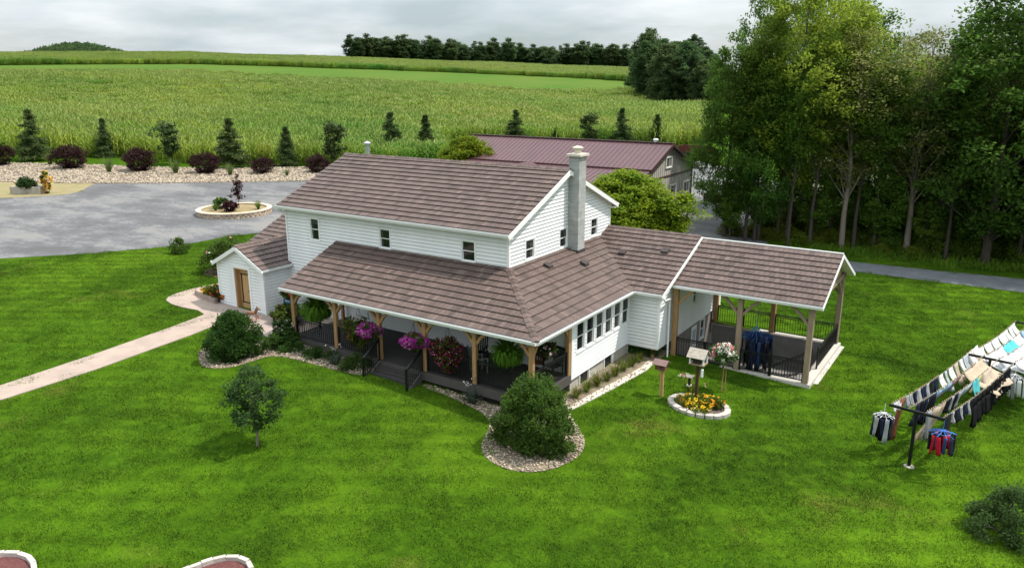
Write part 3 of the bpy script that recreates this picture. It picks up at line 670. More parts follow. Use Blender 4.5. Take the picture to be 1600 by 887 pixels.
def roof(parent, name, O, e, s, poly, thick=.15, sd=0, cells=None, step=True):
    """deck slab with white soffit and fascia; the shingle cells are kept and built once the whole building is known"""
    O = Vector(O); e = Vector(e).normalized(); s = Vector(s).normalized(); n = e.cross(s).normalized()
    mb = MB(); P = [O + e * a + s * b for a, b in poly]; mb.prism(P, (0, 0, -thick), 0, 1)
    r = mb.build(name, [M_soffit, M_under], parent)
    bs = [p[1] for p in poly]; as_ = [p[0] for p in poly]; k = 0
    while min(bs) + k * EX < max(bs) - .02:
        b0 = min(bs) + k * EX; a = min(as_) - (k % 2) * TW / 2; i = 0
        while a < max(as_):
            t = tone_at(i + (k % 2) * .5, k, sd); full = all(inpoly(np.array([(x, y)]), poly)[0] for x in (a + .001, a + TW - .001) for y in (b0 + .002, b0 + EX - .002))
            (CELLS if cells is None else cells).append((full, r, O, e, s, n, a, b0, t, poly)); a += TW; i += 1
        k += 1
    return r
def lay_shingles(cells, nmax=300):
    def dist(c): return (c[2] + c[3] * (c[6] + .15) + c[4] * (c[7] + .18) - CAM).length
    full = sorted([c for c in cells if c[0]], key=dist); one = full[:nmax]; ids = {id(c) for c in one}; rest = {}
    for c in one:
        _, r, O, e, s, n, a, b0, t, poly = c; o = link('shingle', SH[t], r); off = OFF[r.name]
        M = Matrix((e, s, n)).transposed().to_4x4(); M.translation = O + e * a + s * b0 - off; o.matrix_local = M
    for c in cells:
        if id(c) not in ids: rest.setdefault(c[1].name, []).append(c)
    for nm, cs in rest.items():
        mb = MB()
        for _, r, O, e, s, n, a, b0, t, poly in cs:
            sub = clippoly([(a + .005, b0 - .03), (a + TW - .005, b0 - .03), (a + TW - .005, b0 + EX), (a + .005, b0 + EX)], [(p[0], p[1] - (.03 if p[1] < .01 else 0)) for p in poly])
            if len(sub) < 3 or area2(sub) < .001: continue
            hh = lambda y: .058 - .046 * (y - b0 + .03) / (EX + .03)
            top = [O + e * x + s * y + n * hh(y) for x, y in sub]; bot = [O + e * x + s * (y + (.07 if y < b0 - .02 else 0)) + n * .002 for x, y in sub]; k = len(top)
            mb.add(top + bot, [tuple(range(k))] + [(i, k + i, k + (i + 1) % k, (i + 1) % k) for i in range(k)], 0, TONES[t])
        mb.build('shingle_field', M_shingle, bpy.data.objects[nm], kind='stuff')
def caps(parent, p, q, n1, n2, wd=.15, step=.30):
    """bent cap pieces along a ridge or hip from p (low end) to q; n1, n2 = directions down the two slopes"""
    p = Vector(p); q = Vector(q); d = (q - p).normalized(); n1 = Vector(n1).normalized(); n2 = Vector(n2).normalized(); upv = -(n1 + n2).normalized()
    k = max(1, round((q - p).length / step)); st = (q - p).length / k; msh = {}
    me0 = []
    for tn in (.2, .5, .75):
        lo, hi = .075, .055
        V = []
        for t, h_ in ((-.03, lo), (st, hi)):
            c = d * t; V += [c + n1 * wd + upv * (h_ - .01), c + upv * h_ * 1.05, c + n2 * wd + upv * (h_ - .01)]
        V += [n1 * wd - d * .03 + upv * .0, n2 * wd - d * .03 + upv * .0, -d * .03, n1 * wd + d * st, n2 * wd + d * st]
        me = bpy.data.meshes.new('ridge_cap'); me.from_pydata([tuple(x) for x in V], [], [(0, 1, 4, 3), (1, 2, 5, 4), (6, 8, 1, 0), (8, 7, 2, 1), (6, 0, 3, 9), (7, 10, 5, 2)]); me.materials.append(M_shingle)
        me.attributes.new('tone', 'FLOAT', 'FACE').data.foreach_set('value', [tn] * 6); me0.append(me)
    for i in range(k): link('ridge_cap', me0[rnd.randrange(3)], parent, p + d * st * i - OFF.get(parent.name, Vector()))
def gutter(parent, p, q, out_, name='gutter'):
    p = Vector(p); q = Vector(q); d = (q - p).normalized(); o = Vector(out_); mb = MB(); L = (q - p).length
    prof = [(0.003, -.02), (.03, -.13), (.09, -.13), (.125, -.03), (.125, -.005), (.11, -.005), (.11, -.03), (.08, -.115), (.035, -.115), (.015, -.02)]
    V = [p + d * t + o * a + Z_ * z for t in (0, L) for a, z in prof]; n_ = len(prof)
    mb.add(V, [(i, (i + 1) % n_, n_ + (i + 1) % n_, n_ + i) for i in range(n_)] + [tuple(range(n_)), tuple(range(n_, 2 * n_))[::-1]])
    return mb.build(name, M_trim, parent)
def railing(parent, p, q, h=.92, gap=.115, posts=True, name='railing', z0=.09):
    p = Vector(p); q = Vector(q); mb = MB(); d = q - p; L = math.hypot(d.x, d.y); n_ = max(1, int(L / gap)); hv = Z_
    mb.bar(p + hv * h, q + hv * h, .06, .045); mb.bar(p + hv * (h - .09), q + hv * (h - .09), .03, .03); mb.bar(p + hv * z0, q + hv * z0, .035, .035)
    for i in range(1, n_): c = p.lerp(q, i / n_); mb.bar(c + hv * z0, c + hv * (h - .09), .018)
    if posts:
        for c in (p, q): mb.bar(c, c + hv * (h + .05), .065)
    return mb.build(name, M_black, parent, kind=None)
def post(parent, x, y, z0, z1, wd=.2, m=None, braces=(), blen=.55):
    m = m or M_wood; mb = MB(); c = .02; h = wd / 2
    prof = [(-h + c, -h), (h - c, -h), (h, -h + c), (h, h - c), (h - c, h), (-h + c, h), (-h, h - c), (-h, -h + c)]
    mb.prism([(x + a, y + b, z0) for a, b in prof], (0, 0, z1 - z0)); o = mb.build('post', m, parent)
    for bx, by in braces:
        d = Vector((bx, by, 0)); b0 = Vector((x, y, z1 - blen)) + d * h; b1 = Vector((x, y, z1 - .02)) + d * (blen + h - .02); md = (b0 + b1) / 2 + (Vector((0, 0, -1)) * .06 + d * .06) * -.6
        t = MB(); t.bar(b0, md, .11, .11); t.bar(md - (md - b0) * .02, b1, .11, .11); t.build('brace', m, o)
    return o

# ================================================================== FARMHOUSE
H = thing('farmhouse', 'white clapboard farmhouse with brown shake roofs and a wraparound timber porch', 'house', (-5, 0, 0))
ze, zr, m_ = 5.97, 8.065, .4306
CO = math.cos(math.atan(m_)); SI = math.sin(math.atan(m_))
# walls of the tall main block
wz = 6.02
op1 = [(-11.5, -10.95, 4.42, 5.46), (-6.98, -6.38, 4.56, 5.42), (-2.33, -1.68, 4.56, 5.40)]
siding(H, (0, 0, 0), X_, -Y_, [(-13.2, .4), (0, .4), (0, wz + .05), (-13.2, wz + .05)], op1 + [(-7.75, -6.9, .75, 2.75), (-9.9, -9.0, 1.5, 2.5), (-1.6, -.7, 1.35, 2.55)])
for o_ in op1: window(H, (0, 0, 0), X_, -Y_, *o_)
gp = [(0, .5), (9, .5), (9, wz + .06), (4.5, wz + .06 + 4.5 * m_), (0, wz + .06)]
op2 = [(1.25, 1.9, 4.6, 5.42), (4.08, 4.72, 4.6, 5.42), (7.05, 7.68, 4.62, 5.44)]
siding(H, (0, 0, 0), Y_, X_, gp, op2)
for o_ in op2: window(H, (0, 0, 0), Y_, X_, *o_)
siding(H, (-13.2, 9, 0), -Y_, -X_, [(0, .5), (9, .5), (9, wz), (4.5, wz + 4.5 * m_), (0, wz)], h=.27); siding(H, (0, 9, 0), -X_, Y_, [(0, .4), (13.2, .4), (13.2, wz), (0, wz)], h=.27)
for x, y in ((0, 0), (-13.2, 0), (0, 9)): cb_ = MB(); cb_.box(x - .055, x + .055, y - .055, y + .055, .5, wz + (.0 if y == 0 else .1)); cb_.build('corner_board', M_trim, H)
def m0(x, y): return Vector((x, y, ze + (min(y, 9 - y) + .364) * m_))
Lm = 13.2 + .27 + .27; sl_ = (4.5 + .364) / CO
R1 = roof(H, 'main_roof', (-13.47, -.364, ze), (1, 0, 0), (0, CO, SI), [(0, 0), (Lm, 0), (Lm, sl_), (0, sl_)], .16, 1)
R1b = roof(H, 'rear_roof', (.27, 9.364, ze), (-1, 0, 0), (0, -CO, SI), [(0, 0), (Lm, 0), (Lm, sl_), (0, sl_)], .16, 2)
caps(R1, (-13.47, 4.5, zr), (.27, 4.5, zr), (0, -CO, -SI), (0, CO, -SI))
gutter(H, (-13.5, -.364, ze), (.3, -.364, ze), (0, -1, 0)); gutter(H, (.3, 9.364, ze), (-13.5, 9.364, ze), (0, 1, 0))
for x in (.275, -13.505):
    for sgn in (1, -1):
        rk = MB(); a = Vector((x, 4.5 - sgn * 4.9, ze - .02)); b = Vector((x, 4.5, zr - .02)); rk.prism([a, b, b - Z_ * .21, a - Z_ * .21], (.03, 0, 0)); rk.build('rake_board', M_trim, H)
# return box at the eave ends
for x in (.0, -13.47):
    for y0, y1 in ((-.36, -.06), (9.06, 9.36)): eb = MB(); eb.box(x, x + .27, y0, y1, ze - .22, ze - .163); eb.build('eave_return', M_trim, H)
# stovepipe, chimney, attic vent
sp_ = MB(); sp_.lathe((-12.1, 4.75, 7.9), [(.13, 0), (.13, .55), (.115, .55), (.115, .72), (.20, .72), (.21, .78), (.06, .88), (0, .89)], 12); sp_.lathe((-12.1, 4.75, 7.85), [(.26, 0), (.24, .14), (.13, .2)], 12); sp_.build('stovepipe', M_galv, H, smooth=False)
ch = MB(); cz0, cz1 = 3.9, 8.62
x0, x1, y0, y1 = .03, .56, 4.78, 5.42
k = 0
while cz0 + k * .205 < cz1 - .02:
    a = cz0 + k * .205; b = min(a + .197, cz1); t = rng.uniform(.2, .8); ch.box(x0, x1, y0, y1, a, b, 0, t); ch.box(x0 + .012, x1 - .012, y0 + .012, y1 - .012, b, b + .008, 0, .1); k += 1
CH = ch.build('chimney', M_chim, H)
cp = MB(); cp.prism([(x0 - .1, y0 - .1, cz1), (x1 + .1, y0 - .1, cz1), (x1 + .1, y1 + .1, cz1), (x0 - .1, y1 + .1, cz1)], (0, 0, .1)); cp.build('chimney_cap', M_capst, CH)
fl = MB(); fl.lathe(((x0 + x1) / 2, (y0 + y1) / 2, cz1 + .1), [(.16, 0), (.16, .22), (.24, .22), (.25, .27), (.1, .33), (0, .33)], 14); fl.build('flue', M_capst, CH)
fsh = MB(); fsh.box(x0 - .03, x1 + .03, y0 - .03, y1 + .03, 4.05, 4.42); fsh.build('flashing', M_under, CH)
vt = MB(); vt.fbox((0, 0, 0), Y_, X_, Z_, 3.45, 3.62, .02, .05, 6.95, 7.25); vt.build('gable_vent', M_trim, H)

# porch roof: front slope, hip, right slope
pe, pt, Q, Pe = 3.053, 4.505, 3.503, 3.485; pm = (pt - pe) / Q; PC = math.cos(math.atan(pm)); PS = math.sin(math.atan(pm)); pl = Q / PC
XL = -9.835
R2 = roof(H, 'porch_roof', (XL, -Q, pe), (1, 0, 0), (0, PC, PS), [(0, 0), (Pe - XL, 0), (-XL, pl), (0, pl)], .12, 3)
R3_ = roof(H, 'side_porch_roof', (Pe, -Q, pe), (0, 1, 0), (-PC, 0, PS), [(0, 0), (4.516 + Q, 0), (8.088 + Q, pl), (Q, pl)], .12, 4)
hd = Vector((-Pe, Q, pt - pe)).normalized(); nf_ = Vector((0, -PS, PC)); nr_ = Vector((PS, 0, PC)); c1_ = nf_.cross(hd); c2_ = hd.cross(nr_)
if c1_.x > 0: c1_ = -c1_
if c2_.y < 0: c2_ = -c2_
caps(R2, (Pe, -Q, pe), (0, 0, pt), c1_, c2_, wd=.15)
gutter(H, (XL - .02, -Q, pe), (Pe + .02, -Q, pe), (0, -1, 0)); gutter(H, (Pe, -Q - .02, pe), (Pe, 4.516, pe), (1, 0, 0))
rk = MB(); a = Vector((XL - .03, -Q, pe - .01)); b = Vector((XL - .03, -.02, pt - .01)); rk.prism([a, b, b - Z_ * .18, a - Z_ * .18], (.027, 0, 0)); rk.build('rake_board', M_trim, H)
# wing roof and its gable
we, wr_, wyr = 3.053, 4.832, 8.907; wm_ = (wr_ - we) / (wyr - 4.516); WC = math.cos(math.atan(wm_)); WS = math.sin(math.atan(wm_)); XW = 4.842; wl = (wyr - 4.516) / WC
R4 = roof(H, 'wing_roof', (0.0, 4.516, we), (1, 0, 0), (0, WC, WS), [(Pe, 0), (XW, 0), (XW, wl), (0.03, wl), (0.03, (8.06 - 4.516) / WC)], .13, 5)
R4b = roof(H, 'wing_rear_roof', (XW, 2 * wyr - 4.516, we), (-1, 0, 0), (0, -WC, WS), [(0, 0), (XW + 3, 0), (XW + 3, wl - .1), (0, wl)], .13, 6)
caps(R4, (.05, wyr, wr_), (XW, wyr, wr_), (0, -WC, -WS), (0, WC, -WS))
gutter(H, (Pe + .13, 4.516, we), (XW + .02, 4.516, we), (0, -1, 0))
for y_ in (4.48, 2 * wyr - 4.48):
    rk = MB(); a = Vector((XW + .005, y_, we - .02)); b = Vector((XW + .005, wyr, wr_ - .02)); rk.prism([a, b, b - Z_ * .15, a - Z_ * .15], (.03, 0, 0)); rk.build('rake_board', M_trim, H)
# sunroom: walls, six double-hung windows, block foundation
zs_ = .504; Ps = 3.154; ys = -.36; yw = 4.814; Xw = 4.598
swin = [(.03, .64), (.85, 1.46), (1.67, 2.27), (2.49, 3.09), (3.32, 3.93), (4.13, 4.74)]
siding(H, (Ps, 0, 0), Y_, X_, [(ys, zs_), (yw, zs_), (yw, 2.95), (ys, 2.95)], [(a, b, 1.52, 2.72) for a, b in swin])
for a, b in swin: window(H, (Ps, 0, 0), Y_, X_, a, b, 1.52, 2.72, trim=.075)
siding(H, (0, ys, 0), X_, -Y_, [(0, .73), (Ps, .73), (Ps, 2.95), (0, 2.95)])
siding(H, (0, yw, 0), X_, -Y_, [(Ps, zs_), (Xw, zs_), (Xw, 2.95), (Ps, 2.95)])
wgz = lambda y: we + (y - 4.516) * wm_ - .16
siding(H, (Xw, 0, 0), Y_, X_, [(yw, zs_), (13.0, zs_), (13.0, wgz(yw)), (wyr, wgz(wyr)), (yw, wgz(yw))], [(8.85, 9.35, 1.55, 2.35)])
window(H, (Xw, 0, 0), Y_, X_, 8.85, 9.35, 1.55, 2.35)
siding(H, (Xw, 13.0, 0), -X_, Y_, [(0, zs_), (6, zs_), (6, 2.95), (0, 2.95)], h=.27)
for b_ in ((Ps - .055, Ps + .055, ys - .055, ys + .055, zs_, 2.95), (Xw - .055, Xw + .055, yw - .055, yw + .055, zs_, 2.95)): cbm = MB(); cbm.box(*b_); cbm.build('corner_board', M_trim, H)
for b_ in ((Ps - .05, Xw + .02, yw - .015, yw + .06, zs_ - .06, zs_ - .002), (Xw - .06, Xw + .015, yw + .06, 13.0, zs_ - .06, zs_ - .002)): cbm = MB(); cbm.box(*b_); cbm.build('skirt_board', M_trim, H)
flr = MB(); flr.box(Ps, Xw - .06, yw + .06, 12.9, zs_ - .05, zs_ + .05); flr.build('wing_floor', M_soffit, H)
# foundation wall of separate courses, with basement windows
bop = [(.45, 1.2, -.08, .50), (2.62, 3.38, -.10, .46), (4.95, 5.7, -.12, .40)]
siding(H, (3.1, 0, 0), Y_, X_, [(ys + .03, -.6), (6.6, -.6), (6.6, zs_ - .001), (ys + .03, zs_ - .001)], bop, h=.2, m=M_block, name='foundation', depth=.006, gap=.008)
for o_ in bop: window(H, (3.1, 0, 0), Y_, X_, *o_, two=False, trim=.055, name='basement_window')
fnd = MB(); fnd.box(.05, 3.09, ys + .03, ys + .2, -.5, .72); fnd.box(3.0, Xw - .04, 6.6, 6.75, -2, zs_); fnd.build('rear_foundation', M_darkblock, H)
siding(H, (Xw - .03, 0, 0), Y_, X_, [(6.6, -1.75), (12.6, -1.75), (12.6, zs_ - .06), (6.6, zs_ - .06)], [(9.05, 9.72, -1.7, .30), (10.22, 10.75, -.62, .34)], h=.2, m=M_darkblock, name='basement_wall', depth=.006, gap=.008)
window(H, (Xw - .03, 0, 0), Y_, X_, 10.22, 10.75, -.62, .34, name='basement_window')
dr = MB(); dr.fbox((Xw - .03, 0, 0), Y_, X_, Z_, 9.05, 9.72, -.05, .02, -1.7, .30); DRB = dr.build('basement_door', M_trim, H)
dp = MB(); dp.fbox((Xw - .03, 0, 0), Y_, X_, Z_, 9.17, 9.6, .02, .026, -.6, .12); dp.build('door_pane', mat('pale_glass', (.45, .52, .56), .15), DRB)
wp = post(H, 4.25, 5.15, -.35, zs_ - .06, .19)
dsp = MB(); dsp.tube([(4.93, 4.44, 2.95), (4.93, 4.55, 2.8), (4.78, 5.55, 2.62), (4.74, 5.62, 2.5), (4.74, 5.62, -.2), (4.8, 5.52, -.3)], .045, 8); dsp.build('downspout', M_trim, H, smooth=True)
d2 = MB(); d2.tube([(-13.36, -.45, 5.86), (-13.36, -.3, 5.7), (-13.27, .14, 5.55), (-13.27, .14, 3.4)], .045, 8); d2.build('downspout', M_trim, H, smooth=True)
# roof vents
def vent(x, y, z, rx, ry):
    v_ = MB(); o = Vector((x, y, z)); v_.fbox(o, Vector((0, 1, 0)) if ry else X_, (Vector((rx, 0, -.4)).normalized() if ry else Vector((0, -1, -.41)).normalized()), Z_, -.16, .16, -.02, .30, .0, .16); v_.build('roof_vent', M_under, H)
vent(.55, 2.0, 4.26, 1, 1); vent(1.15, 4.1, 4.02, 1, 1); vent(1.8, 7.0, 4.05, 0, 0); vent(3.7, 7.5, 4.25, 0, 0)

# porch: deck, fascia, posts with braces, railings, steps
zd = .733; yF = -3.30; xR = 3.16
dk = []
nb_ = 24
for i in range(nb_):
    y0_ = yF + i * (3.25 / nb_); b_ = MB(); b_.box(-9.62, xR if y0_ < ys - .1 else 0., y0_ + .004, y0_ + 3.25 / nb_ - .004, zd - .03, zd, 0, rng.uniform(.2, .8)); b_.build('deck_board', M_deck, H)
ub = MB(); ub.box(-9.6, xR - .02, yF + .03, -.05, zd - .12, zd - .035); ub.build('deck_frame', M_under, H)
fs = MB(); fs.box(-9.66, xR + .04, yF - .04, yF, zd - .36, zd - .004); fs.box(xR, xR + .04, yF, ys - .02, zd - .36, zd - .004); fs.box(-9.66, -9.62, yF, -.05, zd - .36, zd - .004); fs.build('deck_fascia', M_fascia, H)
sk = MB(); sk.box(-9.5, xR - .15, yF + .22, yF + .26, -.4, zd - .1); sk.box(xR - .2, xR - .16, yF + .26, ys - .03, -.4, zd - .1); sk.build('deck_skirt', mat('skirt_dark', (.02, .018, .017), .9), H)  # solid near-black boards set back below the deck
bm_ = MB(); bm_.box(XL + .25, xR - .08, -3.24, -3.08, pe - .2, pe - .02); bm_.box(3.02, 3.17, -3.08, ys - .03, pe - .2, pe - .02); bm_.build('porch_beam', M_wood, H)
PX = [-9.42, -6.79, -4.28, -1.86, .58, 3.09]
for i, x in enumerate(PX): post(H, x, -3.16, zd - .02, pe - .2, .185, braces=[(1, 0)] + ([(-1, 0)] if i else []) if i < 5 else [(-1, 0), (0, 1)], blen=.5)
post(H, 3.09, -.50, zd - .02, pe - .2, .185, braces=[(0, -1)], blen=.45)
for i in (0, 1, 3, 4): railing(H, (PX[i] + .12, -3.16, zd), (PX[i + 1] - .12, -3.16, zd))
railing(H, (3.09, -3.04, zd), (3.09, -.62, zd)); railing(H, (-9.42, -3.04, zd), (-9.42, -1.7, zd))
pk = MB(); pk.box(-9.42 - .06, -9.42 + .06, -.3, -.18, zd, 3.9); pk.build('inner_post', M_wood, H)
for i in range(3):
    st_ = MB(); z_ = zd - .17 * (i + 1); st_.box(-4.16, -1.98, yF - .05 - .30 * (i + 1), yF - .045 - .30 * i, z_ - .04, z_); ST = st_.build('porch_step', M_deck, H)
    ri = MB(); ri.box(-4.12, -2.02, yF - .02 - .30 * (i + 1) , yF - .3 * (i + 1) + .0, z_ - .165, z_ - .042); ri.build('riser', M_fascia, ST)
strg = MB()
for x in (-4.22, -1.98): strg.prism([(x, yF - .04, zd - .02), (x, yF - 1.0, .10), (x, yF - 1.0, -.1), (x, yF - .04, -.1)], (.06, 0, 0))
strg.build('stringer', M_fascia, H)
for x in (-4.2, -1.92): railing(H, (x, yF - .98, .17), (x, yF - .02, zd), h=.92)
# things set in the porch wall
ed = MB(); ed.fbox((0, 0, 0), X_, -Y_, Z_, -7.75, -6.9, -.03, .04, .75, 2.75); ED = ed.build('porch_door', M_trim, H); ep = MB(); ep.fbox((0, 0, 0), X_, -Y_, Z_, -7.6, -7.05, .04, .05, 1.5, 2.55); ep.build('door_pane', M_glass, ED)
window(H, (0, 0, 0), X_, -Y_, -9.9, -9.0, 1.5, 2.5); window(H, (0, 0, 0), X_, -Y_, -1.6, -.7, 1.35, 2.55)

# ---- entry annex at the left end: gable to the front with a plank door
bx0, bx1, by, bz, bev, bpk = -16.72, -13.25, -1.67, .72, 3.02, 4.0
bm2 = (bpk - bev) / ((bx1 - bx0) / 2 + .17); BC = math.cos(math.atan(bm2)); BS = math.sin(math.atan(bm2)); bxm = (bx0 + bx1) / 2
bw = lambda x: bpk - abs(x - bxm) * bm2 - .12
siding(H, (0, by, 0), X_, -Y_, [(bx0, bz - .25), (bx1, bz - .25), (bx1, bw(bx1)), (bxm, bw(bxm)), (bx0, bw(bx0))], [(-15.45, -14.34, bz, 2.84)], back=.33)
siding(H, (bx1, 0, 0), Y_, X_, [(by, bz - .25), (-.0, bz - .25), (-.0, bw(bx1)), (by, bw(bx1))])
siding(H, (bx0, 0, 0), -Y_, -X_, [(-3, bz - .25), (-by, bz - .25), (-by, bw(bx0)), (-3, bw(bx0))], h=.27)
for x in (bx0, bx1): c3 = MB(); c3.box(x - .055, x + .055, by - .055, by + .055, bz - .25, bw(x)); c3.build('corner_board', M_trim, H)
bl = ((bx1 - bx0) / 2 + .17) / BC; by0 = by - .2
R5 = roof(H, 'annex_roof', (bx1 + .17, by0, bev), (0, 1, 0), (-BC, 0, BS), [(0, 0), (-by0 - .02, 0), (-by0 + 3.2, bl), (0, bl)], .11, 7)
R5b = roof(H, 'annex_left_roof', (bx0 - .17, 3.2, bev), (0, -1, 0), (BC, 0, BS), [(0, 0), (3.2 - by0, 0), (3.2 - by0, bl), (0, bl)], .11, 8)
caps(R5, (bxm, by0, bpk), (bxm, 2.6, bpk), (BC, 0, -BS), (-BC, 0, -BS), wd=.12)
gutter(H, (bx0 - .17, 1.0, bev), (bx0 - .17, by0 - .02, bev), (-1, 0, 0)); gutter(H, (bx1 + .17, by0 - .02, bev), (bx1 + .17, -.03, bev), (1, 0, 0))
for sg in (1, -1):
    rk = MB(); a = Vector((bxm + sg * ((bx1 - bx0) / 2 + .2), by0 - .03, bev - .02)); b = Vector((bxm, by0 - .03, bpk - .02)); rk.prism([a, b, b - Z_ * .2, a - Z_ * .2], (0, .03, 0)); rk.build('rake_board', M_trim, H)
dj = MB()
for a0, a1, c0, c1 in ((-15.6, -15.45, bz - .02, 2.99), (-14.34, -14.2, bz - .02, 2.99), (-15.45, -14.34, 2.84, 2.99), (-15.6, -14.2, bz - .16, bz - .02)): dj.fbox((0, by, 0), X_, -Y_, Z_, a0, a1, -.3, .05, c0, c1)
DJ = dj.build('door_frame', M_trim, H)
dj2 = MB(); dj2.fbox((0, by, 0), X_, -Y_, Z_, -15.445, -15.36, -.28, .02, bz, 2.83); dj2.fbox((0, by, 0), X_, -Y_, Z_, -15.36, -14.345, -.28, .02, 2.76, 2.835); dj2.build('jamb', M_wood, DJ)
M_plank = mat('oak_plank', (.52, .33, .155), .6, c2=(.40, .245, .11), scale=3, stretch=(7, 7, .6), tone=.15)
base = MB(); base.fbox((0, by, 0), X_, -Y_, Z_, -15.36, -14.345, -.27, -.235, bz, 2.76); DOOR = base.build('door', M_plank, H)
for i in range(5):
    w5 = 1.015 / 5; p5 = MB(); p5.fbox((0, by, 0), X_, -Y_, Z_, -15.36 + i * w5 + .004, -15.36 + (i + 1) * w5 - .004, -.234, -.215, bz + .01, 2.75, 0, rng.uniform(.1, .9)); p5.build('plank', M_plank, DOOR)
hw = MB()
for z_ in (bz + .32, 2.5): hw.fbox((0, by, 0), X_, -Y_, Z_, -15.3, -14.5, -.214, -.195, z_ - .025, z_ + .025)
hw.fbox((0, by, 0), X_, -Y_, Z_, -15.22, -15.17, -.194, -.18, bz + .3, 2.52); hw.fbox((0, by, 0), X_, -Y_, Z_, -14.56, -14.5, -.214, -.17, 1.55, 1.95); hw.fbox((0, by, 0), X_, -Y_, Z_, -14.75, -14.56, -.214, -.19, 1.62, 1.67)
hw.build('hinge_strap', M_black, DOOR)
v6 = MB(); v6.fbox((-14.1, -.25, 3.42), Y_, Vector((1, 0, -.5)).normalized(), Z_, -.15, .15, -.02, .28, 0, .14); v6.build('roof_vent', M_under, H)
# ---- left wing behind the annex
lx, lye, lze, lyr = -18.3, .9, 3.0, 5.6; lm = .455; LC = math.cos(math.atan(lm)); LS = math.sin(math.atan(lm))
R6 = roof(H, 'left_wing_roof', (lx, lye, lze), (1, 0, 0), (0, LC, LS), [(0, 0), (-13.22 - lx, 0), (-13.22 - lx, (lyr - lye) / LC), (0, (lyr - lye) / LC)], .13, 9)
R6b = roof(H, 'left_wing_rear_roof', (-13.22, 2 * lyr - lye, lze), (-1, 0, 0), (0, -LC, LS), [(0, 0), (-13.22 - lx, 0), (-13.22 - lx, (lyr - lye) / LC), (0, (lyr - lye) / LC)], .13, 10)
gutter(H, (lx - .02, lye, lze), (bx0 - .2, lye, lze), (0, -1, 0))
siding(H, (lx + .25, 0, 0), -Y_, -X_, [(-10, .6), (-1.2, .6), (-1.2, lze), (-lyr, lze + (lyr - 1.2) * lm), (-10, lze)], h=.2)
siding(H, (0, 1.2, 0), X_, -Y_, [(lx + .25, .6), (-16.7, .6), (-16.7, lze), (lx + .25, lze)])
lay_shingles(CELLS)
# ================================================================== PAVILION over the basement stairwell
PV = thing('pavilion', 'open timber pavilion with brown roof and black railings at the house end', 'pavilion', (7.8, 9, -.4))
zc_ = -.19
cu = MB()
cu.box(4.62, 10.80, 5.95, 6.25, -.75, zc_); cu.box(10.40, 10.80, 6.252, 11.80, -.75, zc_ - .002); cu.box(4.62, 10.80, 11.80, 12.15, -.75, zc_); cu.build('curb', M_conc, PV)
ap = MB(); ap.box(10.802, 10.98, 6.6, 12.1, -.75, -.33); ap.build('apron_slab', M_conc, PV)
wl_ = MB()
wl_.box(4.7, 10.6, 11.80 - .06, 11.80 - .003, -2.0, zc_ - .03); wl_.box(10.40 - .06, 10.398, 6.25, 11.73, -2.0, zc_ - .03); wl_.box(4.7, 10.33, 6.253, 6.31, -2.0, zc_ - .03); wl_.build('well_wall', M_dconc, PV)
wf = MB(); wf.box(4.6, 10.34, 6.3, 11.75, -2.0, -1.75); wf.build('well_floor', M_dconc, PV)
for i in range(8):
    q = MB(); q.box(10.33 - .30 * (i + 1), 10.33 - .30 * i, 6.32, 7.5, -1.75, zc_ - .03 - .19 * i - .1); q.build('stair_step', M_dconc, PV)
ppos = [(4.86, 6.07, [(1, 0)]), (7.72, 6.07, [(1, 0), (-1, 0)]), (10.58, 6.07, [(-1, 0), (0, 1)]), (10.58, 11.98, [(-1, 0), (0, -1)]), (7.62, 11.98, [(1, 0), (-1, 0)]), (4.75, 11.98, [(1, 0)])]
for i, (x, y, br) in enumerate(ppos): post(PV, x, y, zc_, 3.05, .22, m=M_woodgrey if i in (1, 2, 3) else M_wood, braces=br, blen=.75)
bm3 = MB(); bm3.box(4.75, 10.75, 5.98, 6.16, 3.05, 3.26); bm3.box(4.65, 10.75, 11.89, 12.07, 3.05, 3.26); bm3.box(10.50, 10.68, 6.16, 11.89, 3.05, 3.28); bm3.build('beam', M_woodgrey, PV)
pe3, pr3, pyr = 3.219, 4.72, 9.03; pm3 = (pr3 - pe3) / (pyr - 5.761); P3C = math.cos(math.atan(pm3)); P3S = math.sin(math.atan(pm3)); pl3 = (pyr - 5.761) / P3C; XE = 11.02
C3 = []
R7 = roof(PV, 'pavilion_roof', (4.83, 5.761, pe3), (1, 0, 0), (0, P3C, P3S), [(0, 0), (XE - 4.83, 0), (XE - 4.83, pl3), (0, pl3)], .13, 11, cells=C3)
R7b = roof(PV, 'pavilion_rear_roof', (XE, 2 * pyr - 5.761, pe3), (-1, 0, 0), (0, -P3C, P3S), [(0, 0), (XE - 4.83, 0), (XE - 4.83, pl3), (0, pl3)], .13, 12, cells=C3)
lay_shingles(C3)
rc = MB(); rc.bar((4.85, pyr, pr3 + .03), (XE, pyr, pr3 + .03), .09, .04); rc.build('ridge_flashing', M_trim, R7)
gutter(PV, (4.83, 5.761, pe3), (XE + .02, 5.761, pe3), (0, -1, 0)); gutter(PV, (XE + .02, 2 * pyr - 5.761, pe3), (4.83, 2 * pyr - 5.761, pe3), (0, 1, 0))
for y_ in (5.72, 2 * pyr - 5.72):
    rk = MB(); a = Vector((XE + .005, y_, pe3 - .02)); b = Vector((XE + .005, pyr, pr3 - .02)); rk.prism([a, b, b - Z_ * .14, a - Z_ * .14], (.03, 0, 0)); rk.build('rake_board', M_trim, PV)
M_gabwood = mat('gable_plank', (.52, .36, .19), .65, c2=(.42, .28, .14), scale=3, tone=.12)
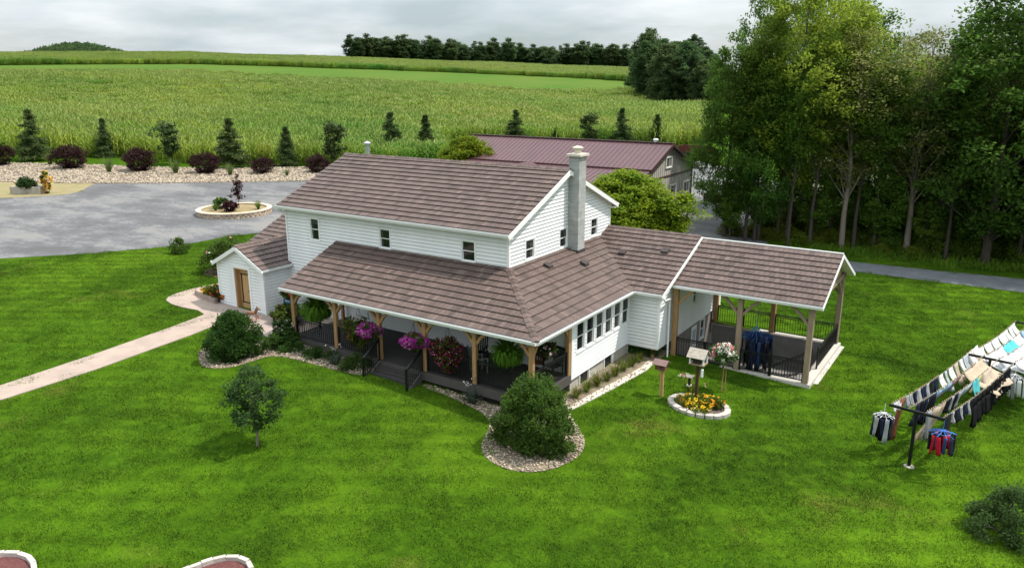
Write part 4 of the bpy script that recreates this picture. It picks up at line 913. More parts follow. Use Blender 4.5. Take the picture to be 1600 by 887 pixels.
for i in range(18):                                                    # gable boards
    y0_ = 6.15 + i * .32; y1_ = min(y0_ + .315, 11.9); t = lambda y: pe3 + (min(y, 2 * pyr - y) - 5.761) * pm3 - .15
    if t((y0_ + y1_) / 2) < 3.4: continue
    g = MB(); g.prism([(10.56, y0_, 3.28), (10.56, y1_, 3.28), (10.56, y1_, max(3.3, t(y1_))), (10.56, y0_, max(3.3, t(y0_)))], (.03, 0, 0), t=rng.uniform(.1, .9)); g.build('gable_board', M_gabwood, PV)
zr_ = zc_
railing(PV, (4.98, 6.07, zr_), (6.25, 6.07, zr_)); railing(PV, (6.3, 6.07, zr_), (7.6, 6.07, zr_)); railing(PV, (7.85, 6.07, zr_), (9.1, 6.07, zr_)); railing(PV, (9.15, 6.07, zr_), (10.46, 6.07, zr_))
railing(PV, (4.87, 11.98, zr_), (6.2, 11.98, zr_)); railing(PV, (6.2, 11.98, zr_), (7.5, 11.98, zr_)); railing(PV, (7.75, 11.98, zr_), (9.3, 11.98, zr_)); railing(PV, (9.3, 11.98, zr_), (10.46, 11.98, zr_))
railing(PV, (10.60, 8.0, zr_), (10.60, 11.86, zr_)); railing(PV, (10.42, 7.6, zr_), (8.0, 7.6, -1.72)); railing(PV, (10.42, 7.6, zr_), (9.0, 11.6, zr_)) if 0 else None
# the ring of trousers hung to dry inside the pavilion
def cloth(name, a, b, drop, label, cat, m, group=None, wind=(0, 0, 0), nx=7, ny=7, rip=.06, taper=0., kind='sheet', curl=0., seed=None):
    """fabric pegged along a->b, falling, bellying and folding with the wind"""
    r0 = np.random.default_rng(seed if seed is not None else rnd.randrange(10**6)); a = Vector(a); b = Vector(b); u = b - a; L = u.length; un = u.normalized(); side = un.cross(Vector((0, 0, 1))).normalized(); wv = Vector(wind)
    ph = r0.uniform(0, 6.28); ph2 = r0.uniform(0, 6.28)
    def pt(s, t, z0=0.):
        q = a.lerp(b, s) - Vector((0, 0, 1)) * (.035 * 4 * s * (1 - s) * L)
        d = Vector((0, 0, -1)) + wv * min(1, .25 + t); d.normalize()
        q = q + d * (drop * t) + side * (rip * (.2 + t) * math.sin(s * 9 + ph + t * 2) + rip * .5 * math.sin(s * 17 + ph2)) + un * ((.5 - s) * L * taper * t)
        if curl: q += wv * curl * t * t * .5 + Vector((0, 0, curl * .4 * t * t))
        return q
    mb = MB(); th = side * .008
    def patch(s0, s1, t0, t1, nx_, ny_):
        V = [pt(s0 + (s1 - s0) * i / nx_, t0 + (t1 - t0) * j / ny_) for j in range(ny_ + 1) for i in range(nx_ + 1)]; k = nx_ + 1
        mb.add(V, [(j * k + i, j * k + i + 1, (j + 1) * k + i + 1, (j + 1) * k + i) for j in range(ny_) for i in range(nx_)])
    if kind == 'trousers': patch(0, 1, 0, .3, 6, 2); patch(0, .44, .3, 1, 3, 5); patch(.56, 1, .3, 1, 3, 5)
    elif kind == 'shirt': patch(.0, 1, 0, 1, nx, ny); sl0 = len(mb.v); patch(-.28, 0, .62, .95, 3, 2); patch(1, 1.28, .62, .95, 3, 2)
    elif kind == 'dress': patch(.2, .8, 0, .35, 5, 3); patch(.0, 1, .35, 1, nx, ny)
    else: patch(0, 1, 0, 1, nx, ny)
    o = mb.build(name, m, None, smooth=True); sm = o.modifiers.new('thickness', 'SOLIDIFY'); sm.thickness = .01; sm.offset = 0
    return prop(o, label, cat, group)
FAB = {k: mat('cloth_' + k, c, .9, var=.25, scale=5, trans=.2 if sum(c) > 1.2 else .05, spec=.15) for k, c in dict(white=(.80, .80, .80), cream=(.62, .52, .41), beige=(.50, .40, .30), black=(.012, .012, .014), navy=(.018, .024, .05), blue=(.03, .06, .16), sky=(.34, .52, .66), aqua=(.12, .58, .62), mauve=(.27, .17, .16), rust=(.24, .09, .045), grey=(.36, .37, .38), red=(.45, .015, .03), pale=(.55, .60, .66), lemon=(.72, .68, .35)).items()}
def hanger_ring(name, c, R, label, mats_, n, drop, mring, group=None, hook=.45):
    t = thing(name, label, 'drying rack', c, 0, group); mb = MB(); c = Vector(c)
    
    for k in range(10): a = 2 * PI * (k + .3 * rnd.random()) / 10; mb.tube([c + Vector((R * 1.05 * math.cos(a), R * 1.05 * math.sin(a), rnd.uniform(-.05, .03))), c + Vector((R * .5 * math.cos(a), R * .5 * math.sin(a), .05)), c + Vector((0, 0, hook * .25))], .009, 4)
    for k in range(20): a, b = 2 * PI * k / 20, 2 * PI * (k + 1) / 20; mb.tube([c + Vector((R * .62 * math.cos(a), R * .62 * math.sin(a), .03)), c + Vector((R * .62 * math.cos(b), R * .62 * math.sin(b), .03))], .005, 3)
    mb.tube([c + Vector((0, 0, hook * .25)), c + Vector((0, 0, hook))], .009, 5); mb.build('ring_frame', mring, t)
    for k in range(n):
        a = 2 * PI * k / n + rnd.uniform(-.1, .1); rr = R * (.95 if k % 2 else .5); p = c + Vector((rr * math.cos(a), rr * math.sin(a), -.02)); dv = Vector((-math.sin(a), math.cos(a), 0)) * rnd.uniform(.035, .075)
        o = cloth('garment', p - dv, p + dv, drop * rnd.uniform(.75, 1.1), None, None, mats_[k % len(mats_)], None, (rnd.uniform(-.1, .12), rnd.uniform(-.1, .08), 0), 3, 5, .03)
        o.parent = t; o.location = -c
    return t
# ================================================================== BARN
B = thing('barn', 'long grey barn with maroon metal roof standing beyond the house', 'barn', (-19, 38, .6))
Bx1, Bx0, By1, By0, Br, Bre = -8.85, -30.0, 44.1, 32.7, 6.47, 38.41
bs_ = .40; bz_ = Z(-9, 44) - .1
def ribwall(name, O, u, n, poly, m, step=.42, kind='stuff'):
    mb = MB(); O = Vector(O); mb.add([O + u * x + Z_ * z for x, z in poly], [tuple(range(len(poly)))])
    us = [p[0] for p in poly]; x = min(us) + step / 2
    while x < max(us):
        q = clip2(clip2(poly, 0, x - .03, False), 0, x + .03, True)
        if len(q) >= 3: P = [O + u * a + Z_ * z + n * .03 for a, z in q]; Qb = [O + u * a + Z_ * z for a, z in q]; k = len(q); mb.add(P + Qb, [tuple(range(k))] + [(i, (i + 1) % k, k + (i + 1) % k, k + i) for i in range(k)])
        x += step
    return mb.build(name, m, B, kind=kind)
wt = lambda y: Br - abs(y - Bre) * bs_ - .15
ribwall('gable_wall', (Bx1, 0, 0), Y_, X_, [(By0, bz_ + .5), (By1, bz_ + .5), (By1, wt(By1)), (Bre, wt(Bre)), (By0, wt(By0))], M_barnwall)
ribwall('long_wall', (Bx1, By1, 0), -X_, Y_, [(0, bz_), (Bx1 - Bx0, bz_), (Bx1 - Bx0, wt(By1)), (0, wt(By1))], M_barnwall, .8)
ribwall('end_wall', (Bx0, 0, 0), -Y_, -X_, [(-By1, bz_), (-27.6, bz_), (-27.6, 3.3), (-By0, wt(By0)), (-Bre, wt(Bre)), (-By1, wt(By1))], M_barnwall, .8)
ribwall('front_wall', (Bx0, 28, 0), X_, -Y_, [(0, bz_), (Bx1 - Bx0, bz_), (Bx1 - Bx0, 3.4), (0, 3.4)], M_barnwall, .8)
ribwall('lean_wall', (Bx1 - .02, 0, 0), Y_, X_, [(28, bz_), (By0, bz_), (By0, 4.4), (28, 3.4)], M_barnwall, .8)
fo = MB(); fo.box(Bx1 - .1, Bx1 + .05, By0, By1, bz_ - .4, bz_ + .52); fo.build('foundation', M_conc, B)
def ribroof(name, O, e, s, w_, l_, step=.46):
    O = Vector(O); e = Vector(e).normalized(); s = Vector(s).normalized(); n = e.cross(s).normalized(); mb = MB()
    P = [O, O + e * w_, O + e * w_ + s * l_, O + s * l_]; mb.prism([p - n * .10 for p in P][::-1][::-1], n * .10)
    r = mb.build(name, M_barnroof, B); rb = MB(); x = step / 2
    while x < w_: rb.fbox(O, e, s, n, x - .025, x + .025, 0, l_, .0, .035); x += step
    rb.build('standing_seam', M_barnroof, r, kind='stuff'); return r
k_ = math.hypot(1, bs_); oh = .45
ribroof('roof', (Bx0 - .3, 33.84, Br - (Bre - 33.84) * bs_), (1, 0, 0), (0, 1 / k_, bs_ / k_), Bx1 - Bx0 + .7, (Bre - 33.84) * k_)
ribroof('rear_roof', (Bx1 + .4, By1 + 1.1, Br - (By1 + 1.1 - Bre) * bs_), (-1, 0, 0), (0, -1 / k_, bs_ / k_), Bx1 - Bx0 + .7, (By1 + 1.1 - Bre) * k_)
lsl = .21; kl = math.hypot(1, lsl); lz = Br - (Bre - 33.84) * bs_ - .06
ribroof('lean_roof', (Bx0 - .3, 27.6, lz - (33.84 - 27.6) * lsl), (1, 0, 0), (0, 1 / kl, lsl / kl), Bx1 - Bx0 + .6, (33.84 - 27.6) * kl)
# low cross gable on the lean roof
cgx = -20.0
for sg in (1, -1):
    e_ = (0, sg, 0); ribroof('cross_roof', (cgx + sg * 1.7, 28.6 if sg > 0 else 33.6, 4.12), e_, (-sg * .93, 0, .37), 5.0, 1.83)
tg = MB(); tg.prism([(cgx - 1.6, 28.7, 4.0), (cgx + 1.6, 28.7, 4.0), (cgx, 28.7, 4.68)], (0, .05, 0)); tg.build('cross_gable', M_barntrim, B)
tr = MB()
for sg in (1, -1): tr.bar((Bx1 + .38, Bre, Br - .06), (Bx1 + .38, Bre + sg * (6.85 if sg > 0 else 4.6), Br - .06 - (6.85 if sg > 0 else 4.6) * bs_), .06, .26)
tr.box(Bx1, Bx1 + .06, By0, By1, 3.66, 3.78); tr.box(Bx1, Bx1 + .05, By0, By1, bz_ + .5, bz_ + .6); tr.box(Bx1 - .06, Bx1 + .07, By1 - .07, By1 + .07, bz_ - .2, wt(By1)); tr.box(Bx0, Bx1 + .4, 33.72, 33.84, lz - .04, lz + .12); tr.bar((Bx0 - .3, Bre, Br + .06), (Bx1 + .4, Bre, Br + .06), .3, .08); tr.build('trim', M_barntrim, B)
for y0, y1, z0, z1 in ((37.75, 38.95, 4.5, 5.3), (42.2, 43.4, 1.85, 2.75), (39.0, 40.2, 1.85, 2.75), (35.4, 36.6, 1.85, 2.75)): window(B, (Bx1 + .04, 0, 0), Y_, X_, y0, y1, z0, z1, trim=.1, side=True)
sp2 = MB(); sp2.lathe((-10.2, 38.5, Br - .05), [(.16, 0), (.16, .3), (.25, .3), (.22, .42), (0, .46)], 10); sp2.build('roof_vent', M_trim, B)
# timber stack and the red machines beyond the barn corner
LG = thing('lumber_stack', 'stack of sawn boards and logs by the barn corner post', 'lumber', G(-6.9, 47.0), 0)
for i in range(9):
    q = MB(); r_, c_ = divmod(i, 3); a = Vector((-8.3 + .0 * i, 46.3 + c_ * .42, Z(-7, 47) + .22 + r_ * .27)); q.tube([a, a + Vector((3.0 + .5 * math.sin(i * 2), .15 * math.sin(i), 0))], .14 + .03 * math.sin(i * 5), 8); q.build('log', M_barkpale if i % 3 else M_bark, LG)
M_redp = mat('red_paint', (.10, .012, .011), .4, var=.25)
WG = thing('farm_wagon', 'red farm wagon parked on the gravel beyond the barn', 'wagon', G(-21.6, 79.6))
o_ = G(-21.6, 79.6); q = MB()
q.prism([o_ + Vector(p) for p in ((-2.2, -.9, .8), (2.2, -.9, .8), (2.2, .9, .8), (-2.2, .9, .8))], (0, 0, .12)); q.build('bed', M_redp, WG)
for x0, x1, y0, y1 in ((-2.2, 2.2, -.9, -.82), (-2.2, 2.2, .82, .9), (-2.2, -2.12, -.82, .82), (2.12, 2.2, -.82, .82)):
    q = MB(); q.box(o_.x + x0, o_.x + x1, o_.y + y0, o_.y + y1, o_.z + .92, o_.z + 1.65); q.build('side_panel', M_redp, WG)
for sx in (-1.4, 1.4):
    for sy in (-.95, .95):
        q = MB(); c = o_ + Vector((sx, sy, .42)); q.tube([c - Y_ * .1, c + Y_ * .1], .42, 14); wh = q.build('wheel', M_black, WG); q = MB(); q.tube([c - Y_ * .11, c + Y_ * .11], .2, 10); q.build('rim', M_redp, wh)
q = MB(); q.bar(o_ + Vector((2.2, 0, .6)), o_ + Vector((3.6, 0, .45)), .1); q.build('drawbar', M_black, WG)

# ================================================================== TREES AND SHRUBS
USED = set()
def place(proto, spots, group=None, labels=None):
    for i, sp in enumerate(spots):
        x, y, s, rz = sp[:4]; sz = sp[4] if len(sp) > 4 else s; o = proto if proto.name not in USED else copytree(proto, (0, 0, 0)); USED.add(proto.name)
        o.location = G(x, y, -.05); o.rotation_euler = (0, 0, rz); o.scale = (s, s, sz)
        if labels: o['label'] = labels[i] if isinstance(labels, list) else labels
        if group: o['group'] = group
tA = treeproto('deciduous_tree', [(5, .6), (7.5, 3.6), (11, 4.8), (15, 4.4), (18, 3.0), (20.5, .6)], 280, 66, .95, .31, LEAF['mid'], .27, M_bark, 34, 'tall leafy tree', seed=3)
tY = treeproto('deciduous_tree', [(4.5, .5), (8, 3.2), (12, 4.6), (16, 4.3), (19, 2.9), (21, .5)], 300, 64, .9, .27, LEAF['yellow'], .24, M_bark, 34, 'tall yellow green tree', seed=5)
tD = treeproto('deciduous_tree', [(2.2, .8), (4.2, 4.2), (8, 5.4), (13, 5.0), (17, 3.6), (20, .6)], 380, 76, 1.05, .32, LEAF['dark'], .33, M_bark, 30, 'dark broad tree', seed=8)
tB = treeproto('deciduous_tree', [(6, .5), (9, 2.6), (13, 3.4), (17, 2.6), (19.5, .6)], 150, 40, .95, .24, LEAF['brown'], .24, M_barkpale, 60, 'thin olive tree', seed=12, fill=.2)
tS = treeproto('sapling', [(1.6, .3), (3, 1.5), (5, 1.9), (7, 1.3), (8.2, .3)], 110, 60, .6, .24, LEAF['mid'], .09, M_bark, 16, 'sapling', seed=21)
tP = pineproto('pine_tree', 19, 4.2, 4.5, 17, 46, LEAF['pine'], .3, 'white pine', seed=4, size=.5, lump=.85)
place(tD, [(-1.5, 32.0, .47, 1.0, .74), (.9, 32.6, .50, 2.2, .70), (15.6, 36.0, .88, .4, .98), (21.5, 39.5, 1.08, 4.2), (27.5, 39.5, .9, 1.9)], 'trees at the edge of the wood', ['dark leafy tree nearest the barn, its crown sweeping low over the gravel', 'dark green tree behind the ridge of the pavilion roof with two trunks close by', 'broad dark tree with thick trunk at the road edge on the right', 'large dark tree at the right border with foliage down to the road', 'broad dark tree past the right frame edge'])
place(tY, [(2.9, 33.2, .80, .6, .93), (5.2, 36.4, .74, 2.1, .84), (10.0, 41.0, .62, 3.3, .66), (23, 44, 1.15, 5.0)], 'yellow green trees in the wood', ['tallest bright yellow green tree left of the gap, above the pavilion roof', 'yellow green tree just right of the tallest bright one', 'low yellow green tree in the middle of the wood', 'high bright green tree whose top leaves the frame at the right'])
place(tA, [(2.6, 40.5, .72, 2.6, .94), (-3.2, 45.0, .52, 1.2, .97), (-.6, 47.5, .6, 3.9, .93), (5.2, 42, .8, .3, .88), (14.5, 47, .9, 1.5, .74), (20, 50, 1.1, 3.8), (27, 47, 1.15, 2.4), (7.5, 53, .85, .9, .72), (12, 56, .9, 3.0, .74), (26, 56, 1.05, 1.0), (33, 52, 1.15, .5), (30, 45, 1.0, 2.2, .9)], 'leafy trees deeper in the wood', 'mid green leafy tree standing deeper in the wood, its trunk half hidden')
tT = treeproto('deciduous_tree', [(7.5, .4), (9.5, 2.2), (13, 3.0), (16, 2.2), (18.5, .4)], 130, 70, .85, .27, LEAF['mid'], .20, M_bark, 40, 'slender tree', seed=33)
place(tT, [(.15, 31.9, .70, 0, .80), (.75, 32.2, .62, 1.3, .9), (2.1, 33.4, .60, 2.2, .72), (3.3, 31.9, .5, 3.1, .76), (4.5, 33.4, .7, 4.4, .84), (7.3, 34.6, .75, 5.1, .78), (8.6, 35.0, .7, .7, .72), (13.2, 35.6, .7, 1.9, .74), (17.5, 37.2, .8, 2.9, .9), (11.4, 37.0, .75, 3.9, .70)], 'slender trees at the wood edge', [f'slender tree with bare lower trunk, number {k} from the left along the wood edge' for k in ('one', 'two', 'three', 'four', 'five', 'six', 'seven', 'nine', 'ten', 'eight')])
place(tB, [(6.6, 33.9, .85, .2, .80), (10.7, 35.6, .95, 2.4, .80), (7.5, 43, .95, 4.0, .80), (12.4, 36.8, .85, 5.5, .70), (9.4, 50, .95, 1.1, .84), (16.5, 43, .95, 3.1, .84), (13.0, 54, .95, .2, .88)], 'thin olive trees', ['thin olive tree with pale forked trunk behind the pavilion peak', 'half bare olive brown tree with pale trunk right of the gap', 'thin tall tree showing against the sky in the gap', 'slim pale trunked tree left of the broad dark one', 'thin olive tree far back under the sky gap', 'brownish thin tree above the dark conifers', 'thin bare topped tree at the back of the wood'])
place(tP, [(11.6, 46.5, .90, .5, .78), (10.6, 39.8, .52, 2.2), (16, 52, .95, .1, .84), (5, 43, .66, 4.2), (2, 60, .7, 3.0), (21.5, 55, .9, 2.2)], 'pines in the wood', ['blue green pine with rounded top beneath the sky gap', 'small drooping pine beside the half bare olive tree', 'tall blue green pine behind the right hand wood', 'dark pine between the bright yellow trees', 'pine at the far left corner of the wood', 'dark pine at the right rear of the wood'])
_sx = [-1.0, 4.5, 8.9, 9.4, 11.8, 13.6, 6.9, 18.6, 2.4, 14.8, 17.2, 19.8, 24, 11.0, -.2]
_od = ['first', 'second', 'third', 'fourth', 'fifth', 'sixth', 'seventh', 'eighth', 'ninth', 'tenth', 'eleventh', 'twelfth', 'thirteenth', 'fourteenth', 'fifteenth']
SAPN = [_od[sorted(_sx).index(x)] for x in _sx]
place(tS, [(-1.0, 31.8, .62, .1), (4.5, 34.6, .75, 2.0), (8.9, 35.2, .8, 1.2), (9.4, 36.6, .66, 4.4), (11.8, 35.5, .52, 3.3), (13.6, 37.0, .62, .7), (6.9, 36.5, .7, 2.7), (18.6, 37.8, .6, 5.2), (2.4, 36.0, .72, 2.9), (14.8, 39.8, .8, .4), (17.2, 40.2, .8, 3.4), (19.8, 38.2, .5, 2.0), (24, 39.6, .66, 1.0), (11.0, 38.5, .9, 4.9), (-.2, 35.5, .7, 5.1)], 'saplings under the wood', [f'leafy sapling between the trunks at the wood edge, {k} from the left' for k in SAPN])
# low growth at the wood edge
def bushproto(name, label, R, H_, nc, per, lump, size, leaf, cat='shrub', seed=1, asp=.5, flowers=None, stem=True, prof=None, up=.5, outk=1.):
    t = thing(name, label, cat, (0, 0, -500)); OFF[t.name] = Vector()
    prof = prof or [(.05, R * .62), (H_ * .25, R * .98), (H_ * .5, R), (H_ * .75, R * .72), (H_, R * .18)]
    C = crown_pts(nc, prof, lump, seed=seed, fill=.5)
    if stem:
        mb = MB()
        for k in range(9):
            c = Vector(C[k * (len(C) // 9)]); mb.tube([(rnd.uniform(-.1, .1) * R, rnd.uniform(-.1, .1) * R, -.1), c * .5 + Vector((0, 0, .05)), c], [.03 * R, .022 * R, .01 * R], 5, cap=False)
        mb.build('stem', M_bark, t)
    P, d = clumps(C, per, lump, .75); V = leaves(P, size, asp, up, outw=d * outk)
    link('foliage', quadmesh('foliage', V, leaf), t)
    if flowers:
        fm, nf, fs = flowers
        q = C[np.random.default_rng(seed).permutation(len(C))[:min(nf, len(C))]]; PF = np.repeat(q, max(1, nf // len(q)), 0) * 1.03 + rng.normal(0, lump * .75, (len(q) * max(1, nf // len(q)), 3)); PF[:, 2] = np.maximum(PF[:, 2], .05)
        PF = np.repeat(PF, 4, 0) + rng.normal(0, fs * .25, (len(PF) * 4, 3)); link('blossom', quadmesh('blossom', leaves(PF, fs, .9, 1.), [FLOW[f] for f in fm], rng.integers(0, len(fm), len(PF))), t)
    return t
und = bushproto('undergrowth_bush', 'leafy green bush of undergrowth at the edge of the wood', 1.2, 1.7, 60, 60, .42, .18, LEAF['mid'], seed=31)
und2 = bushproto('undergrowth_bush', 'light green bush of undergrowth by the left trunks of the wood', 1.0, 1.1, 50, 60, .36, .16, LEAF['lime'], seed=34)
place(und2, [(-1.2, 33.2, .9, 0), (.4, 34.0, .8, 1), (1.4, 33.2, .75, 2), (2.4, 34.2, 1.0, 3), (3.6, 33.4, .8, 4), (4.6, 35.2, 1.1, 5), (5.8, 34.6, .85, 6), (6.6, 35.6, 1.0, 1), (7.9, 35.6, .8, 2), (2.0, 36.6, 1.2, 3), (4.2, 37.6, 1.3, 4), (.2, 37, 1.1, 5), (9.2, 34.4, .6, 0), (11.2, 34.6, .7, 3)], 'light undergrowth bushes')
place(und, [(8.4, 35.5, .85, 3), (9.8, 35.9, .8, 4), (12.0, 36.3, .9, 5), (13.6, 36.9, .8, 6), (14.6, 37.5, 1.1, 1), (17.2, 37.9, 1.0, 2), (18.9, 38.3, 1.1, 3), (20.6, 38.9, 1.0, .4), (22.6, 39.3, 1.1, 5), (24.4, 40.0, 1.1, 6), (5.4, 38.3, 1.3, 1), (2.6, 41.3, 1.3, 2), (9.2, 41.3, 1.4, 3), (13, 43.3, 1.5, 4), (17, 45.3, 1.6, 5), (21, 44.3, 1.6, 0), (26, 42.3, 1.2, 1), (6.5, 46.3, 1.5, 2), (-.5, 44.3, 1.2, 3), (.6, 35.9, .8, 4)], 'undergrowth bushes')
# two golden maples behind the house
tM = treeproto('golden_maple', [(.6, 2.6), (2.0, 3.3), (3.6, 3.3), (5.0, 2.5), (6.0, 1.3), (6.4, .4)], 800, 84, .56, .19, LEAF['gold'], .16, M_bark, 18, 'rounded yellow green maple against the side wing ridge, behind the house', seed=17, asp=.75)
place(tM, [(-5.2, 22.0, 1.13, 0, .86), (-28.3, 35.4, .92, 2.0, .86)], None, ['rounded yellow green maple behind the chimney and the wing ridge', 'yellow green maple showing its top over the main roof ridge, left of the barn'])
# young trees along the field edge
cone = pineproto('young_spruce', 5.9, 1.55, .4, 18, 70, LEAF['spruce'], .09, 'narrow dark spruce', seed=9, size=.30, lump=.40)
wide = pineproto('young_pine', 6.7, 2.5, 1.0, 13, 64, LEAF['spruce'], .10, 'open young pine', seed=14, size=.36, lump=.50, irregular=.25, bare=.08)
oak = treeproto('young_oak', [(1.3, .4), (2.2, 1.5), (3.6, 1.1), (4.6, 1.6), (5.6, 1.0), (6.4, .3)], 60, 60, .5, .30, LEAF['spruce'], .10, M_bark, 12, 'crooked young tree', seed=44, fill=.2)
gT = 'young trees along the corn field edge'
place(wide, [(-89.7, 24.0, 0.93, .3), (-65.0, 35.4, 0.88, 2.), (-56.1, 54.9, 0.90, 4.), (-48.6, 74.7, 0.82, 1.), (-35.1, 83.9, 0.86, 3.)], gT, ['feathery young pine at the left end of the row, behind the first barberries', 'feathery young pine in line with the round planter sapling', 'open young pine right of the stovepipe', 'young pine rising over the barn ridge left of its middle', 'taller young pine rising over the barn roof toward its gable'])
place(cone, [(-85.7, 31.2, 0.84, .3), (-60.8, 40.6, 0.82, 2.), (-52.1, 57.5, 0.96, 4.), (-30.7, 87.2, 0.82, 1.2), (-64, 84, 0.43, .5), (-44.6, 80, 0.47, 2.2)], gT, ['narrow cone shaped spruce, second tree from the left in the row', 'narrow cone shaped spruce above the left end of the main roof', 'dense narrow spruce between stovepipe and barn', 'narrow spruce just left of the barn gable peak', 'tiny spruce at the left end of the barn ridge', 'tiny spruce tip over the middle of the barn ridge'])
place(oak, [(-73.5, 32.5, 0.90, .3), (-55.7, 43.9, 0.93, 2.4), (-38.7, 80.1, 0.88, 4.)], gT, ['crooked leafy young tree leaning left, third tree in the row from the left', 'crooked dark young tree right beside the left end of the main roof ridge', 'round topped young tree over the barn ridge right of its middle'])
brb = bushproto('barberry_shrub', 'dark purple barberry', 1.75, 2.6, 90, 70, .42, .20, LEAF['barberry'], seed=6, prof=[(.0, .45), (.7, 1.2), (1.5, 1.72), (2.1, 1.5), (2.65, .5)], outk=1.5)
place(brb, [(-79.9, 23.5, 1.0, 0), (-71.5, 27.2, 1.0, 1), (-63.7, 30.7, .88, 2), (-58.1, 34.4, .70, 3), (-53.4, 38.9, .78, 4), (-88.5, 19.2, .95, 5)], 'barberry shrubs in the stone hedge bed', ['large dark purple barberry left of the cone shaped spruce', 'large dark purple barberry in front of the crooked leafy tree', 'dark purple barberry in front of the feathery pine near the planter', 'small dark purple barberry left of the main roof corner', 'dark purple barberry half hidden by the left end of the main roof', 'dark purple barberry cut by the left frame edge'])
def tuftproto(name, label, n, L, wd, leaf, cat='plant', spread=.5, bend=.6, flowers=None, seg=3):
    t = thing(name, label, cat, (0, 0, -500)); OFF[t.name] = Vector(); V = []
    for i in range(n):
        a = rng.uniform(0, 6.28); d = np.array([math.cos(a), math.sin(a), 0.]); s = np.array([-d[1], d[0], 0.]); l = L * rng.uniform(.6, 1.15); sp_ = rng.uniform(.15, 1) * spread; p = d * rng.uniform(0, .08) * L; el = PI / 2 - sp_ * .6; w_ = wd * rng.uniform(.7, 1.3)
        for k in range(seg):
            q = p + (d * math.cos(el) + np.array([0, 0, math.sin(el)])) * l / seg; w0 = w_ * (1 - (k / seg) ** 2 * .8); w1 = w_ * max(.08, 1 - ((k + 1) / seg) ** 2); V.append([p - s * w0 / 2, p + s * w0 / 2, q + s * w1 / 2, q - s * w1 / 2]); p = q; el -= bend * sp_ * 2.2 / seg * (1 + k * .5)
    link('leaves', quadmesh('leaves', np.array(V), leaf), t)
    if flowers:
        fm, nf, h0, fs = flowers; P = np.column_stack([rng.normal(0, L * .28, (nf, 2)), rng.uniform(h0 * .75, h0 * 1.1, nf)]); PF = np.repeat(P, 5, 0) + rng.normal(0, fs * .4, (nf * 5, 3)); link('blossom', quadmesh('blossom', leaves(PF, fs, .8, .8), [FLOW[f] for f in fm], rng.integers(0, len(fm), len(PF))), t)
        mb = MB()
        for p in P: mb.tube([(p[0] * .2, p[1] * .2, 0), tuple(p)], .006, 3, cap=False)
        mb.build('stem', leaf, t)
    return t
gr = tuftproto('grass_tuft', 'ornamental grass', 150, 2.0, .05, LEAF['grassy'], spread=.7, bend=.4)
place(gr, [(-84.3, 23.2, .9, 0), (-73.6, 24.6, 1.0, 1), (-66, 28.3, 1.0, 2), (-59.8, 31.2, .8, 3), (-54.0, 34.6, .5, 4)], 'ornamental grass tufts in the stone hedge bed', ['pale upright grass tuft before the leftmost feathery pine', 'pale grass tuft between the two largest barberries', 'pale grass tuft under the crooked leafy tree', 'small grass tuft beneath the second feathery pine', 'very small brownish grass tuft near the main roof corner'])

# far tree line and the dark wood on the right of the fields
fA = treeproto('far_tree', [(1.5, 1.5), (5, 4.6), (10, 5.2), (15, 4.0), (19, .8)], 150, 44, 1.5, .85, LEAF['far'], .35, M_bark, 8, 'far tree', seed=51)
fB = treeproto('far_tree', [(3, 1.2), (7, 3.8), (12, 4.4), (17, 3.2), (21, .6)], 130, 44, 1.4, .85, LEAF['far'], .32, M_bark, 10, 'far tree', seed=57)
fC = pineproto('far_pine', 21, 4.2, 5, 12, 16, LEAF['far'], .35, 'far pine', seed=58, size=1.1, lump=1.3)
def polar(px, r): th = math.atan2(FW.y, FW.x) - ang_px(px); return CAM.x + r * math.cos(th), CAM.y + r * math.sin(th)
spots = []
for px in np.arange(555, 1012, 6.4):
    if 660 < px < 670: continue
    for k in range(3): x, y = polar(px + rng.uniform(-4, 4), 590 + k * 22 + rng.uniform(-8, 8)); s0 = rng.choice([.5, .62, .74, .86, .96]) * rng.uniform(.92, 1.06); spots.append((x, y, s0 * 1.25, rng.uniform(0, 6), s0))
pick = rng.permutation(len(spots)); n3 = len(spots) // 3
for pr, sel in ((fA, pick[:n3]), (fB, pick[n3:2 * n3 + n3 * 4 // 5]), (fC, pick[2 * n3 + n3 * 4 // 5:])): place(pr, [spots[i] for i in sel], 'trees of the far tree line', 'dark green tree in the line along the far field crest')
spots = []
for px in np.arange(1004, 1120, 15):
    for k in range(5): x, y = polar(px + rng.uniform(-6, 6) - (0 if k else -6) + (4 - k) * 4, 196 + (px < 1030) * 6 + k * 15 + rng.uniform(-3, 3)); spots.append((x, y, rng.choice([.45, .56, .68, .86]) * rng.uniform(.92, 1.08) + k * .025, rng.uniform(0, 6)))
pick = rng.permutation(len(spots)); n3 = len(spots) // 3
mA = treeproto('woodland_tree', [(.6, 1.5), (3, 4.2), (8, 5.2), (13, 4.4), (17, 2.4), (19, .6)], 220, 60, 1.15, .62, LEAF['far'], .3, M_bark, 10, 'woodland tree', seed=61)
mB = treeproto('woodland_tree', [(.6, 1.2), (4, 3.6), (9, 4.6), (15, 3.6), (20, .6)], 200, 60, 1.1, .6, LEAF['far'], .3, M_bark, 10, 'woodland tree', seed=67)
place(mA, [spots[i] for i in pick[:len(pick) // 2]], 'dark trees at the right of the corn field', 'dark bluish green tree in the clump bounding the corn field on the right')
place(mB, [spots[i] for i in pick[len(pick) // 2:]], 'dark trees at the right of the corn field', 'dark bluish green tree in the clump bounding the corn field on the right')
